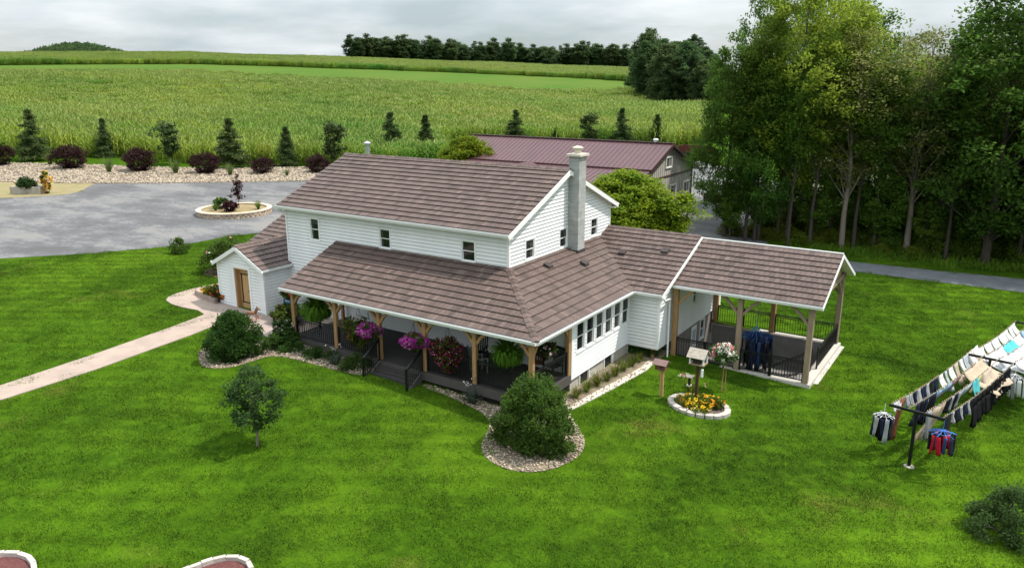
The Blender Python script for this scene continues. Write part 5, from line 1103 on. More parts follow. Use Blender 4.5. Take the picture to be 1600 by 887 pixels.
# wooded hill on the left horizon: one mass
P = []
for px in np.arange(12, 300, 1.15):
    for k in range(7): P.append(polar(px + rng.uniform(-1, 1), 1230 + k * 45 + rng.uniform(-14, 14)))
P = np.array(P); zz = zg(P[:, 0], P[:, 1]); nP = len(P)
hp = [leafcrown('hill_tree', crown_pts(26, [(1, 3), (6, 6), (11, 5), (16, 1)], 2, seed=k + 70), 16, 2.4, 2.6, LEAF['far']) for k in range(3)]
scatter('wooded_hill', np.column_stack([P, zz - 2]), np.stack([np.zeros(nP), np.zeros(nP), rng.uniform(0, 6.28, nP)], -1), np.repeat(rng.uniform(.7, 1.2, nP)[:, None], 3, 1), hp)
# ================================================================== GARDEN PLANTS NEAR THE HOUSE
bl1 = bushproto('round_shrub', 'large round dense green shrub in the stone bed in front of the porch corner', 1.62, 2.75, 260, 110, .32, .125, LEAF['bush'], seed=2, prof=[(.05, 1.1), (.6, 1.55), (1.3, 1.62), (2.0, 1.25), (2.55, .75), (2.8, .2)])
place(bl1, [(4.36, -4.95, .72, 0, .88)])
bl2 = bushproto('rounded_shrub', 'dense dark green shrub beside the path in the left stone bed', 1.55, 2.35, 190, 100, .32, .15, LEAF['bushdark'], seed=19, prof=[(.05, 1.1), (.5, 1.5), (1.1, 1.5), (1.7, 1.05), (2.2, .55), (2.45, .15)])
place(bl2, [(-10.0, -6.0, .66, .5, .82)])
ap_ = treeproto('apple_tree', [(.75, .35), (1.15, .95), (1.7, 1.25), (2.3, 1.1), (2.75, .7), (3.0, .2)], 84, 60, .26, .135, LEAF['applegrey'], .065, M_barkpale, 22, 'small fruit tree with crooked trunk standing alone on the front lawn', seed=26, asp=.6, fill=.25)
place(ap_, [(-2.92, -10.56, .72, .8, .93)])
br_ = bushproto('sprawling_shrub', 'loose dark sprawling shrub at the lower right corner of the lawn', 1.25, 1.5, 90, 110, .30, .095, LEAF['applegrey'], seed=37, prof=[(.03, 1.1), (.4, 1.35), (.8, 1.0), (1.2, .6), (1.6, .2)])
place(br_, [(17.95, -1.2, .86, .8, .9)])
sl_b = bushproto('small_shrub', 'small upright green shrub alone at the lawn edge by the gravel lot', .5, 1.05, 30, 60, .2, .12, LEAF['bush'], seed=41)
place(sl_b, [(-28.17, 3.57, 1.0, 0)])
hyd = bushproto('hydrangea_bush', 'wide green hydrangea bush with pink heads at the left end of the house', 1.25, 2.0, 90, 70, .34, .16, LEAF['bush'], seed=43, flowers=(['pink', 'white'], 9, .13))
place(hyd, [(-21.9, 2.6, 1.0, 0)])
gb_ = MB()
for k in range(28): a = 2 * PI * k / 28; q = k
sheet('mulch_patch', [(-22.6, 1.1), (-20.6, 1.2), (-19.2, 2.4), (-19.6, 4.2), (-22.5, 4.6), (-23.6, 3)], .02, M_mulch, smoothit=1)
# bed in front of the porch
dk1 = bushproto('low_shrub', 'dark low evergreen', .55, .62, 30, 70, .2, .10, LEAF['bushdark'], seed=45, stem=False)
place(dk1, [(-9.3, -3.95, 1.25, 0), (-7.3, -4.0, .75, 1), (-5.1, -3.75, .95, 2), (-6.6, -3.75, .6, 4), (2.55, -3.55, .7, 3), (-8.6, -4.1, .8, 2.2)], 'low evergreen shrubs along the porch', ['dark spreading evergreen by the left porch corner', 'small dark evergreen mound under the left railing', 'dark evergreen beside the left stair rail', 'tiny evergreen against the porch fascia', 'small dark evergreen behind the large round shrub', 'low evergreen mound right of the spreading one'])
ho = tuftproto('hosta_clump', 'silvery hosta clump in the porch bed', 60, .55, .11, LEAF['silver'], spread=1., bend=.5, flowers=(['white'], 7, .85, .05))
place(ho, [(-6.0, -4.1, 1.0, 0), (.72, -3.62, 1.15, 1)], None, ['silvery hosta clump with pale flower stalks left of the steps', 'silvery hosta clump with pale flower stalks right of the steps'])
li = tuftproto('daylily_clump', 'clump of strappy daylily leaves along the sunroom foundation', 90, .62, .03, LEAF['lily'], spread=.95, bend=.75)
place(li, [(3.62, -.75, .95, 0), (3.66, .05, 1.0, 1), (3.72, .8, 1.1, 2), (3.82, 1.5, .95, 3), (3.86, 2.2, 1.1, 4), (3.9, 2.9, 1.0, 5), (3.95, 3.6, 1.1, 6), (4.0, 4.25, .9, 1)], 'daylily clumps in the strip beside the sunroom', [o_ + ' daylily clump from the porch end along the sunroom foundation' for o_ in ('first', 'second', 'third', 'fourth', 'fifth', 'sixth', 'seventh', 'eighth')])
hb = bushproto('hosta_plant', 'dark leafy plant under the overhang of the side wing', .5, .6, 26, 40, .2, .17, LEAF['bushdark'], seed=47, stem=False)
place(hb, [(3.75, 5.3, 1.0, 0)])

def potted(name, label, loc, R, H_, leafs, flowers, nf, fs, pot=None, hang=None, prof=None, nleaf=46, lsize=.12, cat='hanging basket', seed=1, potcol=None, trail=0.):
    """flower mass: leaves, blossoms, its pot and, when hung, its wires"""
    t = thing(name, label, cat, loc); c = Vector(loc)
    prof = prof or [(-H_ * .5, R * .35), (-H_ * .2, R * .9), (H_ * .15, R), (H_ * .4, R * .65), (H_ * .5, R * .2)]
    C = crown_pts(nleaf, prof, .1, seed=seed, fill=.55); P, d = clumps(C, 42, R * .26, .8)
    V = leaves(P, lsize, .5, .4, outw=d); link('foliage', quadmesh('foliage', V, leafs if isinstance(leafs, list) else [leafs], rng.integers(0, len(leafs), len(P)) if isinstance(leafs, list) else None), t)
    if flowers:
        C2 = crown_pts(nf, [(h, r * 1.08) for h, r in prof], .1, seed=seed + 5, fill=.93); PF = np.repeat(C2, 5, 0) + rng.normal(0, fs * .3, (nf * 5, 3))
        link('blossom', quadmesh('blossom', leaves(PF, fs, .95, .9), [FLOW[f] for f in flowers], rng.integers(0, len(flowers), len(PF))), t)
    mb = MB()
    if pot: mb.lathe(c + Vector((0, 0, pot[2])), [(0, 0), (pot[0] * .72, 0), (pot[0], pot[1]), (pot[0] * .9, pot[1]), (0, pot[1] - .03)], 14); mb.build('pot', potcol or M_black, t)
    if hang:
        hb_ = MB()
        for k in range(3): a = 2 * PI * k / 3; hb_.tube([c + Vector((R * .45 * math.cos(a), R * .45 * math.sin(a), H_ * .1)), Vector((c.x, c.y, hang))], .008, 4)
        hb_.build('hanger_wire', M_black, t)
    return t
yb_ = -3.16
potted('petunia_basket', 'ball of magenta petunias hung on the post left of the porch steps', (-4.62, -3.42, 1.98), .41, .54, LEAF['bush'], ['magenta', 'magenta', 'magenta', 'mauve'], 420, .085, pot=(.2, .2, -.42), hang=2.75, seed=1)
potted('petunia_basket', 'ball of magenta petunias hung on the post right of the porch steps', (-2.2, -3.42, 1.98), .41, .54, LEAF['bush'], ['magenta', 'magenta', 'magenta', 'mauve'], 420, .085, pot=(.2, .2, -.42), hang=2.75, seed=2)
potted('mixed_basket', 'tall trailing basket with lime flowers above dark red leaves, left of the steps', (-5.55, -3.02, 1.75), .52, 1.35, [LEAF['bush'], LEAF['lime'], LEAF['bush'], LEAF['maroonleaf']], ['crimson', 'yellow'], 30, .07, pot=(.2, .2, .1), hang=2.8, prof=[(-.85, .12), (-.5, .36), (-.1, .5), (.3, .46), (.55, .2)], seed=3)
potted('mixed_basket', 'trailing basket of dark red flowers topped with lime green, right of the steps', (-.78, -3.05, 1.72), .55, 1.35, [LEAF['maroonleaf'], LEAF['bush']], ['crimson', 'crimson', 'crimson', 'mauve'], 200, .06, pot=(.2, .2, .1), hang=2.8, prof=[(-.85, .12), (-.5, .36), (-.1, .54), (.3, .5), (.55, .2)], seed=4)
potted('pink_basket', 'small basket of pinkish flowers above the end railing by the sunroom', (2.75, -1.75, 2.1), .40, .45, [LEAF['plum'], LEAF['bush']], ['pink', 'mauve', 'white'], 70, .07, pot=(.17, .16, -.3), hang=2.9, seed=5)
fn = tuftproto('hanging_fern', 'large green fern', 760, .80, .085, LEAF['fern'], cat='hanging fern', spread=1.7, bend=1.05, seg=4)
mb = MB(); mb.lathe((0, 0, -.2), [(0, 0), (.13, 0), (.18, .2), (.15, .2)], 12); pt_ = mb.build('pot', M_black, None); pt_.parent = fn
mb = MB()
for k in range(3): a = 2 * PI * k / 3; mb.tube([(.16 * math.cos(a), .16 * math.sin(a), 0), (0, 0, .85)], .008, 4)
hw_ = mb.build('hanger_wire', M_black, None); hw_.parent = fn
f2 = copytree(fn, (1.98, -3.02, 1.95), 1.3, 1.12, 'huge bright green fern hung at the right end of the porch front', None)
fn.location = (-8.15, -3.0, 1.95); fn['label'] = 'huge green fern hung in the first porch bay on the left'; fn.scale = (1.3,) * 3
# patio pieces
M_blue = mat('blue_paint', (.03, .17, .36), .5, var=.3, scale=8)
ST_ = thing('plant_stand', 'weathered blue wooden stand beside the porch corner', 'stand', (-12.05, -1.15, .75)); c = Vector((-12.05, -1.15, .72))
q = MB(); q.box(c.x - .26, c.x + .26, c.y - .22, c.y + .22, c.z + .86, c.z + .9); q.build('top', M_blue, ST_)
for sx in (-.22, .22):
    for sy in (-.18, .18): q = MB(); q.box(c.x + sx - .03, c.x + sx + .03, c.y + sy - .03, c.y + sy + .03, c.z, c.z + .86); q.build('leg', M_blue, ST_)
for k in range(3): q = MB(); q.box(c.x - .2, c.x + .2, c.y - .20, c.y - .185, c.z + .25 + k * .2, c.z + .37 + k * .2); q.build('slat', M_blue, ST_)
potted('geranium_pot', 'pot of bright red geraniums on the blue stand', (-12.05, -1.15, 1.98), .36, .5, LEAF['bush'], ['red', 'red', 'pink'], 80, .09, pot=(.18, .26, -.36), cat='potted plant', seed=6)
potted('leafy_planter', 'low planter of lime and dark foliage on the patio under the stand', (-11.55, -1.75, 1.1), .62, .75, [LEAF['lime'], LEAF['bush'], LEAF['bush'], LEAF['plum']], None, 0, .1, pot=(.32, .32, -.4), cat='potted plant', seed=7, lsize=.17)
potted('chrysanthemum_pot', 'pale lilac flowers in a pot at the front left porch post', (-9.75, -3.5, 1.25), .38, .45, LEAF['bushdark'], ['mauve', 'white', 'white'], 70, .07, pot=(.2, .3, -.5), cat='potted plant', seed=8)
potted('trailing_pot', 'dark trailing plant against the porch corner below the lilac flowers', (-9.6, -3.85, .78), .34, .6, LEAF['bushdark'], None, 0, .1, pot=(.2, .25, -.3), cat='potted plant', seed=9)
# annex planter
PB = thing('planter_wall', 'low stone planter wall against the left side of the entry annex', 'planter', (-17.9, -1.6, .8))
for i, (a, b) in enumerate((((-19.05, -1.5), (-18.2, -1.72)), ((-18.18, -1.725), (-17.45, -1.86)), ((-17.43, -1.865), (-16.8, -1.95)), ((-19.12, -1.45), (-19.2, -.75)))):
    q = MB(); q.bar((*a, Z(*a) + .14), (*b, Z(*b) + .14), .24, .30); q.build('block', M_path, PB)
sheet('planter_soil', [(-19.05, -1.45), (-16.78, -1.85), (-16.78, -.5), (-19.1, -.7)], .16, M_soil)
potted('marigold_mound', 'mound of yellow and rust flowers in the annex planter', (-17.75, -1.35, 1.2), .5, .5, LEAF['bush'], ['yellow', 'orange', 'yellow'], 60, .11, cat='flowers', seed=10)
potted('rust_mound', 'rust orange mound beside the annex wall in the planter', (-17.1, -1.45, 1.15), .48, .5, [LEAF['maroonleaf'], LEAF['bush']], ['rust', 'orange'], 60, .1, cat='flowers', seed=11)
potted('dark_mound', 'dark purple foliage mound at the back of the annex planter', (-17.2, -.85, 1.25), .45, .6, LEAF['plum'], None, 0, .1, cat='flowers', seed=12)
# rocking horse
RH = thing('rocking_horse', 'small brown wooden rocking horse on the patio by the annex corner', 'rocking horse', (-12.95, -2.75, .76), .5); OFF[RH.name] = Vector()
RH.scale = (.78,) * 3
M_hw = mat('horse_wood', (.26, .12, .065), .5, c2=(.17, .075, .04), scale=6); M_pinkrun = mat('runner_paint', (.48, .24, .18), .5)
q = MB(); q.tube([(-.32, 0, .46), (-.2, 0, .5), (.1, 0, .5), (.26, 0, .47)], [.08, .13, .13, .1], 8); q.build('body', M_hw, RH, smooth=True)
q = MB(); q.tube([(.2, 0, .5), (.34, 0, .7), (.40, 0, .80)], [.1, .07, .06], 7); q.tube([(.36, 0, .82), (.46, 0, .77), (.56, 0, .68)], [.07, .06, .035], 7); q.tube([(.35, .03, .86), (.35, .04, .93)], [.022, .008], 4); q.tube([(.35, -.03, .86), (.35, -.04, .93)], [.022, .008], 4); q.build('head', M_hw, RH, smooth=True)
for sx, s2 in ((.2, .36), (-.26, -.40)):
    for sy in (-.1, .1): q = MB(); q.tube([(sx, sy * .7, .46), ((sx + s2) / 2, sy, .28), (s2, sy * 1.5, .1)], [.05, .035, .03], 6); q.build('leg', M_hw, RH, smooth=True)
for sy in (-.16, .16): q = MB(); q.tube([(math.sin(a) * .95, sy, .98 - math.cos(a) * .93) for a in np.linspace(-.62, .62, 9)], .026, 6); q.build('runner', M_pinkrun, RH, smooth=True)
q = MB(); q.bar((-.3, -.16, .1), (-.3, .16, .1), .05); q.bar((.3, -.16, .1), (.3, .16, .1), .05); q.build('crosspiece', M_pinkrun, RH)
q = MB(); q.tube([(-.32, 0, .5), (-.44, 0, .44), (-.47, 0, .26)], [.03, .04, .01], 5); q.build('tail', M_black, RH); q = MB(); q.tube([(.2, 0, .62), (.31, 0, .80), (.37, 0, .88)], [.03, .035, .02], 5); q.build('mane', M_black, RH)
# porch furniture seen through the railings
def chair(name, label, loc, rz, m, rocker=False):
    t = thing(name, label, 'chair', loc, rz); OFF[t.name] = Vector()
    for i in range(5): q = MB(); q.box(-.26, .26, -.25 + i * .1, -.16 + i * .1, .40, .425); q.build('seat_slat', m, t)
    for i in range(6): q = MB(); q.bar((-.23 + i * .092, .25, .42), (-.23 + i * .092, .38, 1.05), .06, .02); q.build('back_slat', m, t)
    q = MB(); q.bar((-.28, .385, 1.06), (.28, .385, 1.06), .05, .07); q.build('top_rail', m, t)
    for sx in (-.27, .27):
        for a, b in (((sx, -.25, 0), (sx, -.25, .62)), ((sx, .25, 0), (sx, .27, .45))): q = MB(); q.bar(a, b, .05); q.build('leg', m, t)
        q = MB(); q.bar((sx, -.28, .63), (sx, .3, .65), .07, .03); q.build('armrest', m, t)
        if rocker: q = MB(); q.tube([(sx, math.sin(a) * 1.1, 1.1 - math.cos(a) * 1.1) for a in np.linspace(-.45, .5, 7)], .025, 5); q.build('rocker', m, t)
    return t
M_brn = mat('brown_stain', (.17, .065, .03), .5, var=.2)
chair('rocking_chair', 'reddish brown wooden chair on the porch behind the right end railing', (1.95, -.95, zd + .02), .5, M_brn, True)
chair('porch_chair', 'black slatted chair beside the brown one on the porch', (2.65, -.9, zd + .02), -.3, M_black)
chair('porch_chair', 'black slatted chair on the porch behind the dark red trailing basket', (-.6, -1.3, zd + .02), .2, M_black)
chair('porch_chair', 'grey metal chair on the porch left of the round table', (.05, -2.2, zd + .02), 2.6, M_galv)
TB = thing('porch_table', 'round black table on the porch between the chairs', 'table', (.9, -1.5, zd)); OFF[TB.name] = Vector((.9, -1.5, zd)); c = Vector((.9, -1.5, zd))
q = MB(); q.tube([c + Z_ * .70, c + Z_ * .73], .48, 20); q.build('tabletop', M_black, TB); q = MB(); q.tube([c, c + Z_ * .7], .04, 8); q.tube([c, c + Z_ * .03], .26, 14); q.build('pedestal', M_black, TB)
q = MB()
q.lathe((2.35, -2.55, zd), [(0, 0), (.07, .03), (.1, .1), (.07, .17), (0, .2)], 12); o = q.build('white_ball', M_trim, None, smooth=True); prop(o, 'white ball on the porch floor beside the corner post', 'ball')

# ================================================================== FLOWER RING, BIRD HOUSES, STANDARD HYDRANGEA
RG = thing('flower_ring', 'oval ring of pale wall blocks round the yellow flower bed on the side lawn', 'flower bed', G(7.72, 1.52))
cR = Vector((7.75, 1.45)); ax_, bx_ = 1.08, .80
for k in range(20):
    a = 2 * PI * k / 20; ca = Vector((cR.x + ax_ * math.cos(a), cR.y + bx_ * math.sin(a))); tg_ = Vector((-ax_ * math.sin(a), bx_ * math.cos(a), 0)).normalized(); no_ = Vector((tg_.y, -tg_.x, 0)); o = G(ca.x, ca.y, -.04)
    q = MB(); L_ = .148; q.prism([o + tg_ * -L_ + no_ * -.10, o + tg_ * -L_ * 1.0 + no_ * .09, o + tg_ * -.06 + no_ * .13, o + tg_ * .06 + no_ * .13, o + tg_ * L_ + no_ * .09, o + tg_ * L_ + no_ * -.10], (0, 0, .17 + rng.uniform(-.012, .012)), t=rng.uniform(.2, .9)); q.build('block', M_paver, RG)
sheet('ring_soil', [(cR.x + (ax_ - .1) * math.cos(2 * PI * k / 20), cR.y + (bx_ - .1) * math.sin(2 * PI * k / 20)) for k in range(20)], .07, M_soil)
zr0 = Z(7.75, 1.45)
potted('yellow_flowers', 'low mass of yellow flowers in the block ring', (7.72, 1.45, zr0 + .20), .55, .34, LEAF['bush'], ['yellow', 'yellow', 'lemon' if 'lemon' in FLOW else 'yellow'], 110, .11, cat='flowers', seed=13, lsize=.09)
potted('orange_flowers', 'orange marigolds at the right side of the block ring', (8.12, 1.62, zr0 + .22), .36, .34, LEAF['bush'], ['orange', 'yellow', 'yellow'], 60, .10, cat='flowers', seed=14, lsize=.09)
potted('brown_seedlings', 'sparse brownish stems at the left side of the block ring', (7.1, 1.3, zr0 + .18), .32, .3, [LEAF['brown'], LEAF['lily']], None, 0, .1, cat='flowers', seed=15, lsize=.07, nleaf=14)
potted('white_border_flowers', 'low green plants with a few white flowers at the front of the block ring', (7.9, 1.0, zr0 + .16), .34, .2, LEAF['lime'], ['white'], 12, .06, cat='flowers', seed=16, lsize=.07, nleaf=16)
gl = tuftproto('leggy_plant', 'leggy light green plant with pale blooms behind the block ring', 26, 1.0, .06, LEAF['lime'], spread=.8, bend=.5, flowers=(['white', 'pink'], 7, .9, .09))
place(gl, [(7.1, 2.35, 1.0, 0)])
# feeder house in the ring
def posted(name, label, x, y, h, pm_, wd=.09):
    t = thing(name, label, 'bird house', G(x, y)); z = Z(x, y); q = MB(); q.box(x - wd / 2, x + wd / 2, y - wd / 2, y + wd / 2, z - .3, z + h); q.build('post', pm_, t); return t, z + h
M_dkwood = mat('dark_timber', (.075, .032, .018), .7, var=.3, scale=6)
FH, z = posted('bird_feeder', 'large bird feeder house with grey plank roof on a dark post in the block ring', 7.52, 1.75, 1.62, M_dkwood, .1); x, y = 7.52, 1.75
q = MB(); q.box(x - .30, x + .30, y - .24, y + .24, z, z + .04); q.build('floor', M_woodgrey, FH)
q = MB()
for sx in (-.26, .26):
    for sy in (-.2, .2): q.box(x + sx - .025, x + sx + .025, y + sy - .025, y + sy + .025, z + .04, z + .36)
q.build('corner_post', M_trim, FH)
q = MB(); q.box(x - .18, x + .18, y - .14, y + .14, z + .041, z + .33); q.build('hopper', mat('feeder_dark', (.03, .022, .018), .6), FH)
for sg in (-1, 1):
    for k in range(4):
        q = MB(); b0 = Vector((x - .36, y, z + .60)); s_ = Vector((0, sg * .78, -.62)).normalized(); q.fbox(b0, X_, s_, X_.cross(s_), 0, .72, .0 + k * .115, .11 + k * .115, -.012, .012); q.build('roof_plank', mat('grey_plank', (.42, .37, .31), .85, var=.3, scale=8) if k + sg == -1 else bpy.data.materials['grey_plank'], FH)
q = MB()
for sx in (-.27, .27): q.prism([(x + sx, y - .2, z + .36), (x + sx, y + .2, z + .36), (x + sx, y, z + .56)], (.02, 0, 0))
q.build('gable_end', M_dkwood, FH)
q = MB(); q.lathe((x + .24, y - .2, z - .42), [(0, 0), (.05, 0), (.05, .3), (0, .32)], 10); o = q.build('suet_feeder', M_trim, None); prop(o, 'white tube feeder hanging below the feeder house roof', 'feeder')
FP = thing('tube_feeder', 'short dark feeder with pale round cap beside the dark post', 'feeder', G(7.25, 1.65)); zt = Z(7.25, 1.65)
q = MB(); q.lathe((7.25, 1.65, zt), [(.012, 0), (.012, .72)], 6); q.lathe((7.25, 1.65, zt + .72), [(0, 0), (.05, 0), (.05, .34), (0, .34)], 10); q.build('tube', M_black, FP); q = MB(); q.lathe((7.25, 1.65, zt + 1.06), [(0, 0), (.15, 0), (.13, .04), (0, .07)], 14); q.build('cap', M_capst, FP); q = MB(); q.lathe((7.25, 1.65, zt + .69), [(0, 0), (.11, 0), (.11, .03), (0, .03)], 12); q.build('tray', M_capst, FP)
BH, z = posted('bird_house', 'small brown bird house with tilted roof on a pale double post by the wing', 6.14, 1.51, 1.12, mat('pale_post', (.50, .33, .13), .7, var=.2, scale=6), .07); x, y = 6.14, 1.51
q = MB(); q.box(x + .05, x + .12, y - .035, y + .035, Z(x, y) - .2, z - .02); q.build('post', bpy.data.materials['pale_post'], BH)
q = MB(); q.prism([(x - .2, y - .16, z), (x + .2, y - .16, z), (x + .2, y + .16, z), (x - .2, y + .16, z)], (0, 0, .24)); BX = q.build('box', mat('bird_brown', (.17, .075, .05), .7, var=.25, scale=8), BH)
q = MB(); q.tube([(x + .06, y - .158, z + .13), (x + .06, y - .168, z + .13)], .045, 12); q.build('entrance_disc', M_black, BX)  # black disc on the box front; the hole's darkness is painted
for sg in (-1, 1): q = MB(); b0 = Vector((x - .29, y, z + .39)); s_ = Vector((0, sg * .8, -.5)).normalized(); q.fbox(b0, X_, s_, X_.cross(s_), 0, .58, .0, .30, -.012, .012); q.build('roof_board', mat('bird_roof', (.22, .13, .12), .6, var=.2), BH)
HS = thing('standard_hydrangea', 'standard hydrangea with pink and white heads on thin stems before the pavilion', 'shrub', G(7.97, 3.4)); c = G(7.97, 3.4)
q = MB(); q.tube([c, c + Vector((.03, .02, .9)), c + Vector((.0, 0, 1.5))], [.022, .02, .015], 6); q.build('stem', M_wood, HS); q = MB(); q.tube([c + Vector((.13, .03, 0)), c + Vector((.13, .03, 1.3))], .014, 5); q.build('stake', M_wood, HS)
Cc = crown_pts(40, [(1.2, .12), (1.45, .42), (1.7, .48), (1.95, .25)], .1, seed=5); P, d = clumps(Cc, 30, .18); link('foliage', quadmesh('foliage', leaves(P, .12, .55, .5, outw=d), LEAF['bushdark']), HS)
for k in range(24):
    a = k * 2.4; r_ = .5 * math.sqrt((k + .5) / 24); pc = np.array([r_ * math.cos(a), r_ * math.sin(a), 1.55 + .42 * (1 - (r_ / .5) ** 2) + rnd.uniform(-.08, .08)]); pk_ = k % 4 == 0; dr_ = rng.normal(size=(70, 3)); dr_ = unit(dr_) * rng.random((70, 1)) ** .4 * np.array([.09, .09, .16 if pk_ else .12]); me = quadmesh('flower_head', leaves(pc + dr_, .055, .95, .8), FLOW['pink'] if pk_ else FLOW['white']); link('flower_head', me, HS)

# ================================================================== ISLAND PLANTER, TROUGH, FRONT BEDS
IS = thing('island_planter', 'round raised planter of tan wall blocks in the gravel lot', 'planter', G(-37.9, 15.2)); ci = Vector((-37.9, 15.2)); Ri = 2.85
for row in range(2):
    for k in range(44):
        a = 2 * PI * (k + row * .5) / 44; t_g = Vector((-math.sin(a), math.cos(a), 0)); n_o = Vector((math.cos(a), math.sin(a), 0)); o = Vector((ci.x + Ri * math.cos(a), ci.y + Ri * math.sin(a), Z(ci.x, ci.y) - .05 + row * .21)); q = MB(); L_ = .195; j = rng.uniform(-.02, .03)
        q.prism([o + t_g * -L_ - n_o * .15, o + t_g * -L_ + n_o * (.10 + j), o + n_o * (.15 + j), o + t_g * L_ + n_o * (.10 + j), o + t_g * L_ - n_o * .15], (0, 0, .205), t=rng.uniform(.1, .9)); q.build('block', M_tanblock, IS)
M_cop = mat('coping', (.66, .53, .40), .85, var=.2, scale=5)
for k in range(26):
    a0 = 2 * PI * k / 26 + .006; a1 = 2 * PI * (k + 1) / 26 - .006; zc0 = Z(ci.x, ci.y) + .372; q = MB(); q.prism([(ci.x + r_ * math.cos(a), ci.y + r_ * math.sin(a), zc0) for r_, a in ((Ri - .22, a0), (Ri + .2, a0), (Ri + .2, (a0 + a1) / 2), (Ri + .2, a1), (Ri - .22, a1), (Ri - .22, (a0 + a1) / 2))], (0, 0, .07)); q.build('coping', M_cop, IS)
sheet('planter_mulch', [(ci.x + (Ri - .2) * math.cos(2 * PI * k / 30), ci.y + (Ri - .2) * math.sin(2 * PI * k / 30)) for k in range(30)], .33, mat('tan_mulch', (.30, .22, .12), .95, c2=(.20, .16, .07), scale=2, bump=.7, bscale=20))
zi = Z(ci.x, ci.y) + .33
plum = treeproto('plum_sapling', [(.7, .1), (1.0, .45), (1.5, .4), (2.2, .3), (2.9, .08)], 34, 34, .2, .14, LEAF['plum'], .03, M_bark, 16, 'thin purple leaved sapling in the round planter', seed=71, fill=.2)
plum.location = (-38.2, 15.9, zi)
potted('dark_flower_bush', 'dark round bush with white flowers at the left in the round planter', (-39.1, 14.9, zi + .45), .5, .8, LEAF['bushdark'], ['white', 'yellow'], 14, .1, cat='shrub', seed=21, lsize=.15)
potted('plum_bush', 'dark plum bush at the front of the round planter', (-37.3, 14.3, zi + .42), .5, .8, LEAF['plum'], ['white'], 6, .1, cat='shrub', seed=22, lsize=.15)
gt2 = tuftproto('grass_clump', 'green grass clump at the right in the round planter', 120, .85, .035, LEAF['bush'], spread=.9, bend=.6); gt2.location = (-36.2, 16.3, zi)
gt3 = copytree(gt2, (-38.6, 13.9, zi), 1., .9, 'green grass clump at the left front of the round planter')
TR = thing('stone_trough', 'pale rough stone trough planter on the dry patch by the gravel lot', 'planter', G(-64.4, 11.3)); c = G(-64.4, 11.3); dv = Vector((.86, .5, 0)); sv = Vector((-.5, .86, 0))
M_rough = mat('rough_stone', (.47, .44, .38), .9, c2=(.30, .27, .22), scale=2.5, bump=.8, bscale=6)
for i, (a0, a1, b0, b1, h_) in enumerate(((-1.5, .1, -.6, -.3, .75), (.14, 1.5, -.6, -.3, .7), (-1.5, 1.5, .3, .6, .75), (-1.5, -1.2, -.3, .3, .73), (1.2, 1.5, -.3, .3, .72))): q = MB(); q.fbox(c, dv, sv, Z_, a0, a1, b0, b1, -.1, h_); q.build('stone', M_rough, TR)
q = MB(); q.fbox(c, dv, sv, Z_, -1.2, 1.2, -.3, .3, 0, .62); q.build('soil', M_soil, TR)
hos = bushproto('hosta_bunch', 'bluish green leafy plants filling the stone trough', .85, .95, 40, 40, .28, .3, LEAF['hosta'], seed=23, stem=False); hos.location = c + Z_ * .55 - dv * .2; hos.scale = (1.1, .7, .95)
o = c + dv * 1.9; potted('sunflower_stems', 'tall yellow flowers at the right end of the stone trough', tuple(o + Z_ * 1.15), .35, 2.2, LEAF['bush'], ['yellow', 'yellow', 'orange'], 50, .2, cat='flowers', seed=24, prof=[(-1.1, .1), (-.3, .32), (.5, .36), (1.1, .15)], lsize=.16, nleaf=22)
lf = bushproto('leafy_plant', 'pale leafy plant at the left frame edge on the dry patch', .8, 1.2, 30, 40, .3, .22, LEAF['silver'], seed=25, stem=False); place(lf, [(-67.5, 7.6, .9, 0)])
def frontbed(label, cx_, cy_, R_, n, a_from, a_to, seed):
    t = thing('raised_bed', label, 'flower bed', G(cx_, cy_)); pts = []
    for k in range(n):
        a = a_from + (a_to - a_from) * k / (n - 1); r_ = R_ * (1 + .10 * math.cos(3 * a + seed)); pts.append((cx_ + r_ * math.cos(a), cy_ + r_ * math.sin(a)))
    for k in range(n - 1):
        a = Vector((*pts[k], 0)); b = Vector((*pts[k + 1], 0)); d = (b - a).normalized(); zz_ = Z(a.x, a.y) - .05; nn = Vector((d.y, -d.x, 0)); a2 = a + d * .006; b2 = b - d * .006; q = MB()
        q.prism([a2 - nn * .06 + Z_ * zz_, a2 + nn * .06 + Z_ * zz_, b2 + nn * .06 + Z_ * zz_, b2 - nn * .06 + Z_ * zz_], (0, 0, .26 + rng.uniform(-.012, .012)), t=rng.uniform(.2, .9)); q.build('block', M_paver, t)
    return t, pts
fbL, p1_ = frontbed('raised bed of red mulch with pale block wall at the lower left corner', -2.2, -19.3, 1.48, 15, -.2, 2.9, 0)
sheet('red_mulch_bed', p1_ + [(-4.5, -21), (-1.0, -21)], .1, M_redmulch)
fbR, p2_ = frontbed('raised bed of red mulch with pale block wall at the bottom edge', 1.9, -15.8, 1.02, 12, .1, 3.3, 1)
sheet('red_mulch_bed', p2_ + [(.6, -17.3), (2.9, -17.0)], .1, M_redmulch)

